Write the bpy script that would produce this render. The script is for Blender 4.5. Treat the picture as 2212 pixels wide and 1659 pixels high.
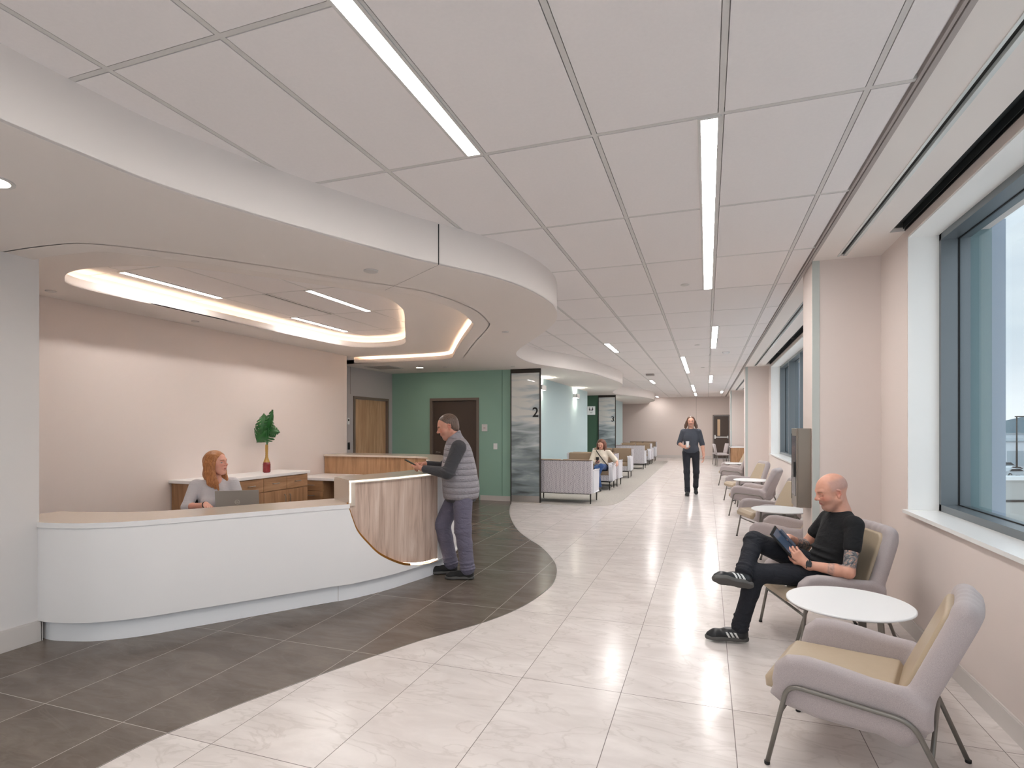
import bpy, bmesh, math, random
import numpy as np
from mathutils import Vector, Matrix
random.seed(7)
for o in list(bpy.data.objects): bpy.data.objects.remove(o, do_unlink=True)
scene = bpy.context.scene
COL = scene.collection
PI = math.pi
H = 1.54                      # camera height
YAW = math.atan((1527-1106)/1211.0)

# ---------------------------------------------------------------- camera
cam_d = bpy.data.cameras.new('camera')
cam_d.sensor_width = 36.0
cam_d.lens = 36.0*1211.0/2212.0
cam_d.shift_y = (923-829.5)/2212.0
cam_d.clip_start = 0.05; cam_d.clip_end = 600
cam = bpy.data.objects.new('camera', cam_d); COL.objects.link(cam)
cam.location = (0, 0, H); cam.rotation_euler = (PI/2, 0, YAW)
scene.camera = cam

# ---------------------------------------------------------------- world: overcast sky with added fill behind the camera
world = bpy.data.worlds.new('sky'); scene.world = world
world.use_nodes = True
wn = world.node_tree; wn.nodes.clear()
w_out = wn.nodes.new('ShaderNodeOutputWorld'); w_bg = wn.nodes.new('ShaderNodeBackground')
w_tc = wn.nodes.new('ShaderNodeTexCoord'); w_sep = wn.nodes.new('ShaderNodeSeparateXYZ')
w_rp = wn.nodes.new('ShaderNodeValToRGB')
w_nz = wn.nodes.new('ShaderNodeTexNoise'); w_nz.inputs['Scale'].default_value = 2.2
w_nz.inputs['Detail'].default_value = 4
w_map = wn.nodes.new('ShaderNodeMapping'); w_map.inputs['Scale'].default_value = (1, 1, 7)
w_mix = wn.nodes.new('ShaderNodeMix'); w_mix.data_type = 'RGBA'; w_mix.blend_type = 'MULTIPLY'
w_r2 = wn.nodes.new('ShaderNodeValToRGB')
wn.links.new(w_tc.outputs['Generated'], w_sep.inputs[0])
wn.links.new(w_sep.outputs['Z'], w_rp.inputs[0])
wn.links.new(w_tc.outputs['Generated'], w_map.inputs[0]); wn.links.new(w_map.outputs[0], w_nz.inputs[0])
wn.links.new(w_nz.outputs['Fac'], w_r2.inputs[0])
w_r2.color_ramp.elements[0].position = 0.35; w_r2.color_ramp.elements[0].color = (0.86, 0.88, 0.92, 1)
w_r2.color_ramp.elements[1].position = 0.65; w_r2.color_ramp.elements[1].color = (1, 1, 1, 1)
cr = w_rp.color_ramp
cr.elements[0].position = 0.0; cr.elements[0].color = (0.8, 0.82, 0.85, 1)  # lower half brightened to add uplight for the ceilings
e = cr.elements.new(0.002); e.color = (0.55, 0.60, 0.66, 1)
cr.elements[1].position = 1.0; cr.elements[1].color = (0.70, 0.86, 1.0, 1)
e = cr.elements.new(0.12); e.color = (0.56, 0.62, 0.68, 1)
e = cr.elements.new(0.3); e.color = (0.66, 0.71, 0.76, 1)
wn.links.new(w_rp.outputs[0], w_mix.inputs[6]); wn.links.new(w_r2.outputs[0], w_mix.inputs[7]); w_mix.inputs[0].default_value = 1.0
# sky and ground made brighter towards -Y, an added fill from behind the camera
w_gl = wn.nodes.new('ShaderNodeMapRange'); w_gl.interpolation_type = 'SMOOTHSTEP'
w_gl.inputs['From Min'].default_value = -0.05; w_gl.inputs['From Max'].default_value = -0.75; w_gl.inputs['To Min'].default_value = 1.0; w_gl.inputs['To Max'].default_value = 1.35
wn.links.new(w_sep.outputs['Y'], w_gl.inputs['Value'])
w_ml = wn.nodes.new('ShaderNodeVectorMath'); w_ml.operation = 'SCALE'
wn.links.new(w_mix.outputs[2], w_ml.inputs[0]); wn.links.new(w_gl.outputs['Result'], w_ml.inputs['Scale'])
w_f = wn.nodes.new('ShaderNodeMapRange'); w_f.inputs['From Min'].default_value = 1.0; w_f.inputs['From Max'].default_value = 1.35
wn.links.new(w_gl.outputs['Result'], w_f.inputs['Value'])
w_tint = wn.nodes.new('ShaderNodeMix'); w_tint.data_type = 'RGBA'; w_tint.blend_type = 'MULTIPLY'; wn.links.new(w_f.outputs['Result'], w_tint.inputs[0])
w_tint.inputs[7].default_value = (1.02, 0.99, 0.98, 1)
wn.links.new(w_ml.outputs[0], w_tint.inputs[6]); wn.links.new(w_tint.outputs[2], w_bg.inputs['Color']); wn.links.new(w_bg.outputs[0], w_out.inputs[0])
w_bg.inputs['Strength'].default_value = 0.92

scene.view_settings.view_transform = 'Standard'
scene.view_settings.look = 'None'
scene.view_settings.gamma = 1.0
scene.view_settings.exposure = 0.75
scene.view_settings.use_curve_mapping = False
E_LIN = 34.0      # linear ceiling lights
E_COVE = 22.0     # led strips in the coves
E_SPOT = 45.0     # downlights, sconces

# ---------------------------------------------------------------- material helpers
def lin(c):
    return tuple(((v/255.0)/12.92 if v/255.0 <= 0.04045 else (((v/255.0)+0.055)/1.055)**2.4) for v in c)
def newmat(name):
    m = bpy.data.materials.new(name); m.use_nodes = True
    nt = m.node_tree
    return m, nt, nt.nodes['Principled BSDF']
def mat(name, rgb, rough=0.5, metal=0.0, spec=0.5, var=0.0, vscale=20.0, bump=0.0, bscale=200.0, stretch=None, coat=0.0, sheen=0.0, coords='Object'):
    m, nt, b = newmat(name)
    c = lin(rgb)
    b.inputs['Base Color'].default_value = (*c, 1)
    b.inputs['Roughness'].default_value = rough
    b.inputs['Metallic'].default_value = metal
    b.inputs['Specular IOR Level'].default_value = spec
    if coat: b.inputs['Coat Weight'].default_value = coat; b.inputs['Coat Roughness'].default_value = 0.08
    if sheen: b.inputs['Sheen Weight'].default_value = sheen
    if var or bump:
        tc = nt.nodes.new('ShaderNodeTexCoord'); mp = nt.nodes.new('ShaderNodeMapping')
        nt.links.new(tc.outputs[coords], mp.inputs[0])
        if stretch: mp.inputs['Scale'].default_value = stretch
    if var:
        n = nt.nodes.new('ShaderNodeTexNoise'); n.inputs['Scale'].default_value = vscale; n.inputs['Detail'].default_value = 5
        r = nt.nodes.new('ShaderNodeValToRGB')
        r.color_ramp.elements[0].position = 0.3; r.color_ramp.elements[1].position = 0.7
        r.color_ramp.elements[0].color = (*[v*(1-var) for v in c], 1)
        r.color_ramp.elements[1].color = (*[min(1, v*(1+var)) for v in c], 1)
        nt.links.new(mp.outputs[0], n.inputs[0]); nt.links.new(n.outputs['Fac'], r.inputs[0]); nt.links.new(r.outputs[0], b.inputs['Base Color'])
    if bump:
        n2 = nt.nodes.new('ShaderNodeTexNoise'); n2.inputs['Scale'].default_value = bscale; n2.inputs['Detail'].default_value = 3
        bp = nt.nodes.new('ShaderNodeBump'); bp.inputs['Strength'].default_value = bump; bp.inputs['Distance'].default_value = 0.01
        nt.links.new(mp.outputs[0], n2.inputs[0]); nt.links.new(n2.outputs['Fac'], bp.inputs['Height']); nt.links.new(bp.outputs[0], b.inputs['Normal'])
    return m
def emat(name, rgb, strength):
    m = bpy.data.materials.new(name); m.use_nodes = True; nt = m.node_tree; nt.nodes.clear()
    o = nt.nodes.new('ShaderNodeOutputMaterial'); e = nt.nodes.new('ShaderNodeEmission')
    e.inputs[0].default_value = (*lin(rgb), 1); e.inputs[1].default_value = strength
    nt.links.new(e.outputs[0], o.inputs[0]); return m
def math_node(nt, op, a=None, b=None, clamp=False):
    n = nt.nodes.new('ShaderNodeMath'); n.operation = op; n.use_clamp = clamp
    for i, v in enumerate((a, b)):
        if v is None: continue
        if isinstance(v, (int, float)): n.inputs[i].default_value = v
        else: nt.links.new(v, n.inputs[i])
    return n.outputs[0]
def grid_mask(nt, coord, phase, pitch, width):
    """1 on the joint line, 0 elsewhere"""
    a = math_node(nt, 'SUBTRACT', coord, phase)
    a = math_node(nt, 'DIVIDE', a, pitch)
    f = math_node(nt, 'FRACT', math_node(nt, 'ADD', a, 1000.5))
    d = math_node(nt, 'ABSOLUTE', math_node(nt, 'SUBTRACT', f, 0.5))
    return math_node(nt, 'LESS_THAN', d, width/pitch/2)
def tile_floor(name, c1, c2, vein, joint, rough, jointw=0.004, veinamt=0.35):
    m, nt, b = newmat(name)
    g = nt.nodes.new('ShaderNodeNewGeometry'); s = nt.nodes.new('ShaderNodeSeparateXYZ'); nt.links.new(g.outputs['Position'], s.inputs[0])
    gx = grid_mask(nt, s.outputs[0], 0.131, 0.602, jointw); gy = grid_mask(nt, s.outputs[1], 3.28, 1.185, jointw)
    gm = math_node(nt, 'MAXIMUM', gx, gy)
    # every tile gets its own stone offset
    tx = math_node(nt, 'FLOOR', math_node(nt, 'DIVIDE', math_node(nt, 'SUBTRACT', s.outputs[0], 0.131), 0.602))
    ty = math_node(nt, 'FLOOR', math_node(nt, 'DIVIDE', math_node(nt, 'SUBTRACT', s.outputs[1], 3.28), 1.185))
    cb = nt.nodes.new('ShaderNodeCombineXYZ'); nt.links.new(math_node(nt, 'MULTIPLY', tx, 3.71), cb.inputs[0]); nt.links.new(math_node(nt, 'MULTIPLY', ty, 5.33), cb.inputs[1])
    va = nt.nodes.new('ShaderNodeVectorMath'); va.operation = 'ADD'; nt.links.new(g.outputs['Position'], va.inputs[0]); nt.links.new(cb.outputs[0], va.inputs[1])
    mp = nt.nodes.new('ShaderNodeMapping'); mp.inputs['Rotation'].default_value = (0, 0, 0.6); mp.inputs['Scale'].default_value = (1.0, 2.6, 1); nt.links.new(va.outputs[0], mp.inputs[0])
    n = nt.nodes.new('ShaderNodeTexNoise'); n.inputs['Scale'].default_value = 2.2; n.inputs['Detail'].default_value = 9; n.inputs['Roughness'].default_value = 0.62; n.inputs['Distortion'].default_value = 0.6
    nt.links.new(mp.outputs[0], n.inputs[0])
    r = nt.nodes.new('ShaderNodeValToRGB'); r.color_ramp.elements[0].position = 0.33; r.color_ramp.elements[1].position = 0.68
    r.color_ramp.elements[0].color = (*lin(c1), 1); r.color_ramp.elements[1].color = (*lin(c2), 1); nt.links.new(n.outputs['Fac'], r.inputs[0])
    n3 = nt.nodes.new('ShaderNodeTexNoise'); n3.inputs['Scale'].default_value = 1.6; n3.inputs['Detail'].default_value = 10; n3.inputs['Distortion'].default_value = 1.6
    nt.links.new(mp.outputs[0], n3.inputs[0])
    vd = math_node(nt, 'ABSOLUTE', math_node(nt, 'SUBTRACT', n3.outputs['Fac'], 0.5))
    vm = math_node(nt, 'MULTIPLY', math_node(nt, 'SUBTRACT', 1.0, math_node(nt, 'MULTIPLY', vd, 38.0, True), True), veinamt)
    mx = nt.nodes.new('ShaderNodeMix'); mx.data_type = 'RGBA'; nt.links.new(vm, mx.inputs[0]); nt.links.new(r.outputs[0], mx.inputs[6]); mx.inputs[7].default_value = (*lin(vein), 1)
    mj = nt.nodes.new('ShaderNodeMix'); mj.data_type = 'RGBA'; nt.links.new(gm, mj.inputs[0]); nt.links.new(mx.outputs[2], mj.inputs[6]); mj.inputs[7].default_value = (*lin(joint), 1)
    nt.links.new(mj.outputs[2], b.inputs['Base Color'])
    rr = math_node(nt, 'ADD', rough-0.04, math_node(nt, 'MULTIPLY', n.outputs['Fac'], 0.08))
    nt.links.new(math_node(nt, 'ADD', rr, math_node(nt, 'MULTIPLY', gm, 0.4)), b.inputs['Roughness'])
    b.inputs['Specular IOR Level'].default_value = 0.22
    return m
def wood(name, c1, c2, c3, rough=0.5, axis=2, scale=1.0):
    """vertical or horizontal grain; axis = direction of the grain"""
    m, nt, b = newmat(name)
    tc = nt.nodes.new('ShaderNodeTexCoord'); mp = nt.nodes.new('ShaderNodeMapping'); nt.links.new(tc.outputs['Object'], mp.inputs[0])
    sc = [6.0*scale]*3; sc[axis] = 0.55*scale; mp.inputs['Scale'].default_value = sc
    n = nt.nodes.new('ShaderNodeTexNoise'); n.inputs['Scale'].default_value = 2.0; n.inputs['Detail'].default_value = 8; n.inputs['Roughness'].default_value = 0.6; n.inputs['Distortion'].default_value = 0.9
    nt.links.new(mp.outputs[0], n.inputs[0])
    mp2 = nt.nodes.new('ShaderNodeMapping'); nt.links.new(tc.outputs['Object'], mp2.inputs[0])
    sc2 = [60.0*scale]*3; sc2[axis] = 1.6*scale; mp2.inputs['Scale'].default_value = sc2
    n2 = nt.nodes.new('ShaderNodeTexNoise'); n2.inputs['Scale'].default_value = 2.0; n2.inputs['Detail'].default_value = 4; nt.links.new(mp2.outputs[0], n2.inputs[0])
    f = math_node(nt, 'ADD', math_node(nt, 'MULTIPLY', n.outputs['Fac'], 0.78), math_node(nt, 'MULTIPLY', n2.outputs['Fac'], 0.22))
    r = nt.nodes.new('ShaderNodeValToRGB'); els = r.color_ramp.elements
    els[0].position = 0.36; els[0].color = (*lin(c1), 1); els[1].position = 0.64; els[1].color = (*lin(c3), 1)
    e = els.new(0.5); e.color = (*lin(c2), 1)
    nt.links.new(f, r.inputs[0]); nt.links.new(r.outputs[0], b.inputs['Base Color'])
    b.inputs['Roughness'].default_value = rough
    bp = nt.nodes.new('ShaderNodeBump'); bp.inputs['Strength'].default_value = 0.08; bp.inputs['Distance'].default_value = 0.004
    nt.links.new(n2.outputs['Fac'], bp.inputs['Height']); nt.links.new(bp.outputs[0], b.inputs['Normal'])
    return m

M = {}
M['wall'] = mat('painted wall warm off white', (223, 211, 205), 0.75, bump=0.03, bscale=300)
M['wall_white'] = mat('painted wall white', (222, 219, 218), 0.7, bump=0.03, bscale=300)
M['gyp'] = mat('gypsum ceiling paint', (236, 229, 224), 0.8, bump=0.02, bscale=300)
M['tile'] = mat('mineral ceiling tile', (238, 233, 232), 0.85, var=0.012, vscale=60, bump=0.04, bscale=500)
M['tbar'] = mat('white painted t bar', (212, 209, 206), 0.45)
M['trimgrey'] = mat('grey perimeter trim', (172, 164, 160), 0.5)
M['base'] = mat('rubber wall base light', (210, 204, 200), 0.5)
M['green'] = mat('painted wall sage green', (150, 186, 170), 0.7, bump=0.03, bscale=300)
M['dgreen'] = mat('painted wall deep green', (84, 120, 98), 0.7, bump=0.03, bscale=300)
M['teal'] = mat('painted wall pale teal', (190, 212, 216), 0.65, bump=0.03, bscale=300)
M['grey'] = mat('painted wall grey', (186, 180, 180), 0.7, bump=0.03, bscale=300)
M['reveal'] = mat('white window return', (248, 248, 246), 0.5)
M['sill'] = mat('solid surface window sill', (238, 238, 236), 0.25)
M['winframe'] = mat('anodised window frame', (120, 126, 130), 0.35, metal=0.6)
M['black'] = mat('black slot', (12, 12, 13), 0.6)
M['shade'] = mat('black roller shade fabric', (34, 40, 42), 0.7, bump=0.1, bscale=600)
M['white'] = mat('white plastic', (236, 236, 236), 0.35)
M['lens'] = emat('linear light lens', (255, 250, 246), E_LIN)
M['lens_far'] = emat('linear light lens of the far corridor', (255, 250, 247), E_LIN*1.65)
M['led'] = emat('warm led strip', (255, 224, 190), E_COVE)
M['led_in'] = emat('warm led strip of the inner cove', (255, 224, 190), E_COVE*.33)
M['spot'] = emat('downlight lens', (255, 240, 215), E_SPOT)
M['floor'] = tile_floor('light stone porcelain tile', (208, 200, 196), (224, 217, 213), (184, 175, 169), (122, 114, 110), 0.20)
M['dfloor'] = tile_floor('dark stone porcelain tile', (98, 88, 80), (122, 112, 103), (134, 122, 110), (176, 166, 158), 0.22, veinamt=0.22)
M['carpet'] = mat('grey loop carpet', (178, 172, 165), 0.95, var=0.14, vscale=50, bump=0.5, bscale=400)
M['doorwood'] = wood('pale maple door veneer', (176, 138, 104), (196, 158, 122), (210, 174, 138), 0.45)
M['dframe'] = mat('taupe door frame', (122, 108, 98), 0.45)
M['ddoor'] = mat('dark brown door', (80, 66, 58), 0.4)
M['steel'] = mat('brushed steel', (176, 172, 168), 0.32, metal=0.9, bump=0.05, bscale=300, stretch=(1, 1, 40))
M['steeldark'] = mat('satin dark metal', (70, 66, 62), 0.4, metal=0.7)
M['ssurf'] = mat('white solid surface', (245, 243, 243), 0.28)
M['ctop'] = mat('cream quartz counter', (216, 202, 188), 0.14, var=0.02, vscale=120)
M['kick'] = mat('satin aluminium toe kick', (242, 243, 246), 0.38)
M['gold'] = mat('brushed gold edge', (186, 132, 70), 0.3, metal=0.9)
M['deskwood'] = wood('ash wood laminate', (176, 148, 132), (212, 187, 170), (228, 208, 194), 0.5)
M['cabwood'] = wood('oak cabinet laminate', (150, 112, 80), (174, 134, 98), (190, 150, 114), 0.5, axis=0)
M['cabwoodv'] = wood('oak cabinet laminate upright', (150, 112, 80), (174, 134, 98), (190, 150, 114), 0.5, axis=2)

# ---------------------------------------------------------------- mesh helpers
def link(name, me, m=None, parent=None, smooth=False):
    o = bpy.data.objects.new(name, me); COL.objects.link(o)
    if m is not None:
        for mm in (m if isinstance(m, (list, tuple)) else [m]): me.materials.append(mm)
    if smooth:
        for p in me.polygons: p.use_smooth = True
    if parent is not None: o.parent = parent
    return o
def from_bm(name, bm, m=None, parent=None, smooth=False):
    me = bpy.data.meshes.new(name); bmesh.ops.recalc_face_normals(bm, faces=bm.faces[:]); bm.to_mesh(me); bm.free()
    return link(name, me, m, parent, smooth)
def tag(o, label=None, cat=None, group=None, kind=None):
    if label: o['label'] = label
    if cat: o['category'] = cat
    if group: o['group'] = group
    if kind: o['kind'] = kind
    return o
def empty(name, loc=(0, 0, 0), rz=0.0, label=None, cat=None, group=None):
    o = bpy.data.objects.new(name, None); COL.objects.link(o); o.location = loc; o.rotation_euler = (0, 0, rz)
    o.empty_display_size = 0.1
    return tag(o, label, cat, group)
def add_box(bm, x0, x1, y0, y1, z0, z1, mi=0, bevel=0.0, mtx=None):
    vs = [bm.verts.new((x, y, z)) for x in (x0, x1) for y in (y0, y1) for z in (z0, z1)]
    fs = [bm.faces.new([vs[i] for i in f]) for f in ((0, 1, 3, 2), (4, 6, 7, 5), (0, 4, 5, 1), (2, 3, 7, 6), (0, 2, 6, 4), (1, 5, 7, 3))]
    for f in fs: f.material_index = mi
    if bevel > 0:
        es = list({e for f in fs for e in f.edges})
        r = bmesh.ops.bevel(bm, geom=es, offset=bevel, segments=2, affect='EDGES', profile=0.5)
        for f in r['faces']: f.material_index = mi
        vs = list({v for f in r['faces'] for v in f.verts} | {v for v in vs if v.is_valid})
    if mtx is not None:
        for v in vs:
            if v.is_valid: v.co = mtx @ v.co
    return vs
def box(name, x0, x1, y0, y1, z0, z1, m, parent=None, bevel=0.0, mtx=None):
    bm = bmesh.new(); add_box(bm, min(x0, x1), max(x0, x1), min(y0, y1), max(y0, y1), min(z0, z1), max(z0, z1), 0, bevel, mtx)
    return from_bm(name, bm, m, parent)
def struct(name, x0, x1, y0, y1, z0, z1, m):
    return tag(box(name, x0, x1, y0, y1, z0, z1, m), kind='structure')
def add_tube(bm, pts, r, seg=10, cap=True, mi=0, closed=False):
    pts = [Vector(p) for p in pts]; n = len(pts); rings = []
    rr = r if isinstance(r, (list, tuple)) else [r]*n
    up = None
    for i, p in enumerate(pts):
        if closed: t = (pts[(i+1) % n]-pts[i-1])
        else: t = (pts[min(i+1, n-1)]-pts[max(i-1, 0)])
        t.normalize()
        if up is None:
            up = Vector((0, 0, 1)) if abs(t.z) < 0.9 else Vector((1, 0, 0))
        s = t.cross(up); 
        if s.length < 1e-6: s = t.orthogonal()
        s.normalize(); up = s.cross(t).normalized()
        rings.append([bm.verts.new(p+(s*math.cos(2*PI*k/seg)+up*math.sin(2*PI*k/seg))*rr[i]) for k in range(seg)])
    m = n if closed else n-1
    for i in range(m):
        a, b = rings[i], rings[(i+1) % n]
        for k in range(seg):
            f = bm.faces.new((a[k], a[(k+1) % seg], b[(k+1) % seg], b[k])); f.material_index = mi; f.smooth = True
    if cap and not closed:
        bm.faces.new(rings[0][::-1]).material_index = mi; bm.faces.new(rings[-1]).material_index = mi
def tube(name, pts, r, m, parent=None, seg=10):
    bm = bmesh.new(); add_tube(bm, pts, r, seg); return from_bm(name, bm, m, parent)
def fillet(pts, r, n=6):
    """round the inner corners of a polyline"""
    pts = [Vector(p) for p in pts]; out = [pts[0]]
    for i in range(1, len(pts)-1):
        a, b, c = pts[i-1], pts[i], pts[i+1]
        u = (a-b); v = (c-b); d = min(r, u.length*0.49, v.length*0.49); u.normalize(); v.normalize()
        p, q = b+u*d, b+v*d
        for k in range(n+1):
            t = k/n; out.append(p*(1-t)**2+b*2*t*(1-t)+q*t*t)
    out.append(pts[-1]); return out
def spline(P, n=8, closed=False):
    """catmull-rom through 2-D or 3-D points"""
    P = [np.array(p, float) for p in P]; N = len(P); out = []
    rng = range(N) if closed else range(N-1)
    for i in rng:
        p1, p2 = P[i], P[(i+1) % N]
        p0 = P[i-1] if (closed or i > 0) else 2*p1-p2
        p3 = P[(i+2) % N] if (closed or i+2 < N) else 2*p2-p1
        for k in range(n):
            t = k/n
            out.append(0.5*((2*p1)+(-p0+p2)*t+(2*p0-5*p1+4*p2-p3)*t*t+(-p0+3*p1-3*p2+p3)*t**3))
    if not closed: out.append(P[-1])
    return [tuple(p) for p in out]
def offset(P, d, closed=False):
    """shift a 2-D polyline to its left by d"""
    n = len(P); out = []
    for i in range(n):
        a = P[(i-1) % n] if (closed or i > 0) else P[i]; b = P[(i+1) % n] if (closed or i < n-1) else P[i]
        tx, ty = b[0]-a[0], b[1]-a[1]; L = math.hypot(tx, ty) or 1
        out.append((P[i][0]-ty/L*d, P[i][1]+tx/L*d))
    return out
def poly_prism(bm, outer, z0, z1, holes=(), mi=0, top=True, bottom=True, sides=True, smooth=False):
    """vertical prism over a 2-D polygon with holes"""
    loops = [outer]+list(holes)
    for z, want in ((z0, bottom), (z1, top)):
        if not want: continue
        es = []
        for L in loops:
            vs = [bm.verts.new((p[0], p[1], z)) for p in L]
            es += [bm.edges.new((vs[i], vs[(i+1) % len(vs)])) for i in range(len(vs))]
        r = bmesh.ops.triangle_fill(bm, use_beauty=True, edges=es, normal=(0, 0, 1))
        for g in r['geom']:
            if isinstance(g, bmesh.types.BMFace): g.material_index = mi
    if sides:
        for L in loops:
            a = [bm.verts.new((p[0], p[1], z0)) for p in L]; b = [bm.verts.new((p[0], p[1], z1)) for p in L]
            for i in range(len(L)):
                j = (i+1) % len(L); f = bm.faces.new((a[i], a[j], b[j], b[i])); f.material_index = mi; f.smooth = smooth
def ribbon(bm, P, z0, z1, th=0.0, closed=False, mi=0, smooth=True):
    """vertical strip along a 2-D polyline; z0/z1 numbers or lists; th = thickness to the left"""
    n = len(P)
    Z0 = z0 if isinstance(z0, (list, tuple)) else [z0]*n; Z1 = z1 if isinstance(z1, (list, tuple)) else [z1]*n
    Q = offset(P, th, closed) if th else None
    if Q:
        a2 = [[bm.verts.new((p[0], p[1], Zz[i])) for i, p in enumerate(W_)] for W_, Zz in ((P, Z0), (Q, Z0), (P, Z1), (Q, Z1))]
    a = [bm.verts.new((p[0], p[1], Z0[i])) for i, p in enumerate(P)]; b = [bm.verts.new((p[0], p[1], Z1[i])) for i, p in enumerate(P)]
    if Q: c = [bm.verts.new((p[0], p[1], Z0[i])) for i, p in enumerate(Q)]; d = [bm.verts.new((p[0], p[1], Z1[i])) for i, p in enumerate(Q)]
    for i in range(n if closed else n-1):
        j = (i+1) % n
        f = bm.faces.new((a[i], a[j], b[j], b[i])); f.smooth = smooth; f.material_index = mi
        if Q:
            f = bm.faces.new((c[j], c[i], d[i], d[j])); f.smooth = smooth; f.material_index = mi
            for q in ((a2[0][j], a2[0][i], a2[1][i], a2[1][j]), (a2[2][i], a2[2][j], a2[3][j], a2[3][i])): bm.faces.new(q).material_index = mi
    if Q and not closed:
        for e_ in (0, -1):
            bm.faces.new([bm.verts.new(v.co) for v in (a[e_], b[e_], d[e_], c[e_])]).material_index = mi
def add_disc(bm, c, r, z0, z1, seg=32, mi=0):
    poly_prism(bm, [(c[0]+r*math.cos(2*PI*k/seg), c[1]+r*math.sin(2*PI*k/seg)) for k in range(seg)], z0, z1, mi=mi, smooth=True)
def lathe(name, prof, m, parent=None, seg=24, loc=(0, 0, 0)):
    bm = bmesh.new(); rings = []
    for r, z in prof:
        rings.append([bm.verts.new((loc[0]+r*math.cos(2*PI*k/seg), loc[1]+r*math.sin(2*PI*k/seg), loc[2]+z)) for k in range(seg)])
    for i in range(len(rings)-1):
        for k in range(seg):
            f = bm.faces.new((rings[i][k], rings[i][(k+1) % seg], rings[i+1][(k+1) % seg], rings[i+1][k])); f.smooth = True
    bm.faces.new(rings[0][::-1]); bm.faces.new(rings[-1])
    return from_bm(name, bm, m, parent)
def copy_tree(o, parent=None):
    c = o.copy(); COL.objects.link(c); c.parent = parent
    for ch in [x for x in bpy.data.objects if x.parent == o]: copy_tree(ch, c)
    return c
def text_mesh(name, s, size, loc, rot, m, parent=None, depth=0.004, bold=True, align='CENTER'):
    cu = bpy.data.curves.new(name, 'FONT'); cu.body = s; cu.size = size; cu.extrude = depth; cu.align_x = align; cu.align_y = 'CENTER'
    if bold: cu.offset = size*0.012
    o = bpy.data.objects.new(name, cu); COL.objects.link(o)
    dg = bpy.context.evaluated_depsgraph_get(); me = bpy.data.meshes.new_from_object(o.evaluated_get(dg))
    bpy.data.objects.remove(o, do_unlink=True)
    n = link(name, me, None, parent); me.materials.clear(); me.materials.append(m); n.location = loc; n.rotation_euler = rot
    return n
# ================================================================ implicit surfaces -> one continuous mesh
def _v(a): return np.asarray(a, dtype=np.float32)
def rcone(a, b, r1, r2, k=.02):
    a, b = _v(a), _v(b); ba = b-a; L2 = float(ba@ba)+1e-9
    def f(p):
        pa = p-a; h = np.clip((pa@ba)/L2, 0, 1); q = pa-h[:, None]*ba
        return np.sqrt((q*q).sum(1))-(r1+(r2-r1)*h)
    return (f, k, ((a+b)/2, math.sqrt(L2)/2+max(r1, r2)))
def chain(pts, rs, k=.02): return [rcone(pts[i], pts[i+1], rs[i], rs[i+1], k) for i in range(len(pts)-1)]
def ell(c, r, R=None, k=.02):
    c, r = _v(c), _v(r); Rm = None if R is None else _v(R)       # R: rows are the local axes
    rm = float(r.min())
    def f(p):
        q = p-c
        if Rm is not None: q = q@Rm.T
        k0 = np.sqrt(((q/r)**2).sum(1)); k1 = np.sqrt(((q/(r*r))**2).sum(1))+1e-9
        d = k0*(k0-1)/k1
        return np.where(k0 < 1e-3, -rm, d)
    return (f, k, (c, float(r.max())))
def rbox(c, h, rad, R=None, k=.02):
    c, h = _v(c), _v(h); Rm = None if R is None else _v(R)
    def f(p):
        q = p-c
        if Rm is not None: q = q@Rm.T
        q = np.abs(q)-(h-rad); o = np.maximum(q, 0)
        return np.sqrt((o*o).sum(1))+np.minimum(q.max(1), 0)-rad
    return (f, k, (c, float(np.sqrt((h*h).sum()))))
def polyex(P, y0, hw, rad, k=.02, plane='xz', tilt=0.0, y_of=None):
    """rounded slab: polygon P in x-z, centre y0, half width hw, edge radius rad; tilt = dy/dz"""
    P = np.array(P, np.float32); n = len(P)
    def f(p):
        x, z = p[:, 0], p[:, 2]; y = p[:, 1]-y0-tilt*(z-.4)
        if y_of is not None: y = y-y_of(x)
        d = np.full(len(p), 1e9, np.float32); s = np.ones(len(p), np.float32)
        for i in range(n):
            a = P[i]; b = P[i-1]; ex, ez = b[0]-a[0], b[1]-a[1]; wx, wz = x-a[0], z-a[1]
            t = np.clip((wx*ex+wz*ez)/(ex*ex+ez*ez), 0, 1); bx, bz = wx-ex*t, wz-ez*t
            d = np.minimum(d, bx*bx+bz*bz)
            c1 = z >= a[1]; c2 = z < b[1]; c3 = ex*wz > ez*wx
            fl = (c1 & c2 & c3) | (~c1 & ~c2 & ~c3); s = np.where(fl, -s, s)
        d = np.sqrt(d)*s+rad; w = np.abs(y)-(hw-rad)
        o = np.sqrt(np.maximum(d, 0)**2+np.maximum(w, 0)**2)+np.minimum(np.maximum(d, w), 0)
        return o-rad
    c = np.array([P[:, 0].mean(), y0, P[:, 1].mean()], np.float32)
    return (f, k, (c, float(np.abs(P-P.mean(0)).max()*1.5+hw)))
def smin(a, b, k):
    h = np.maximum(k-np.abs(a-b), 0)/k
    return np.minimum(a, b)-h*h*k*.25
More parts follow.
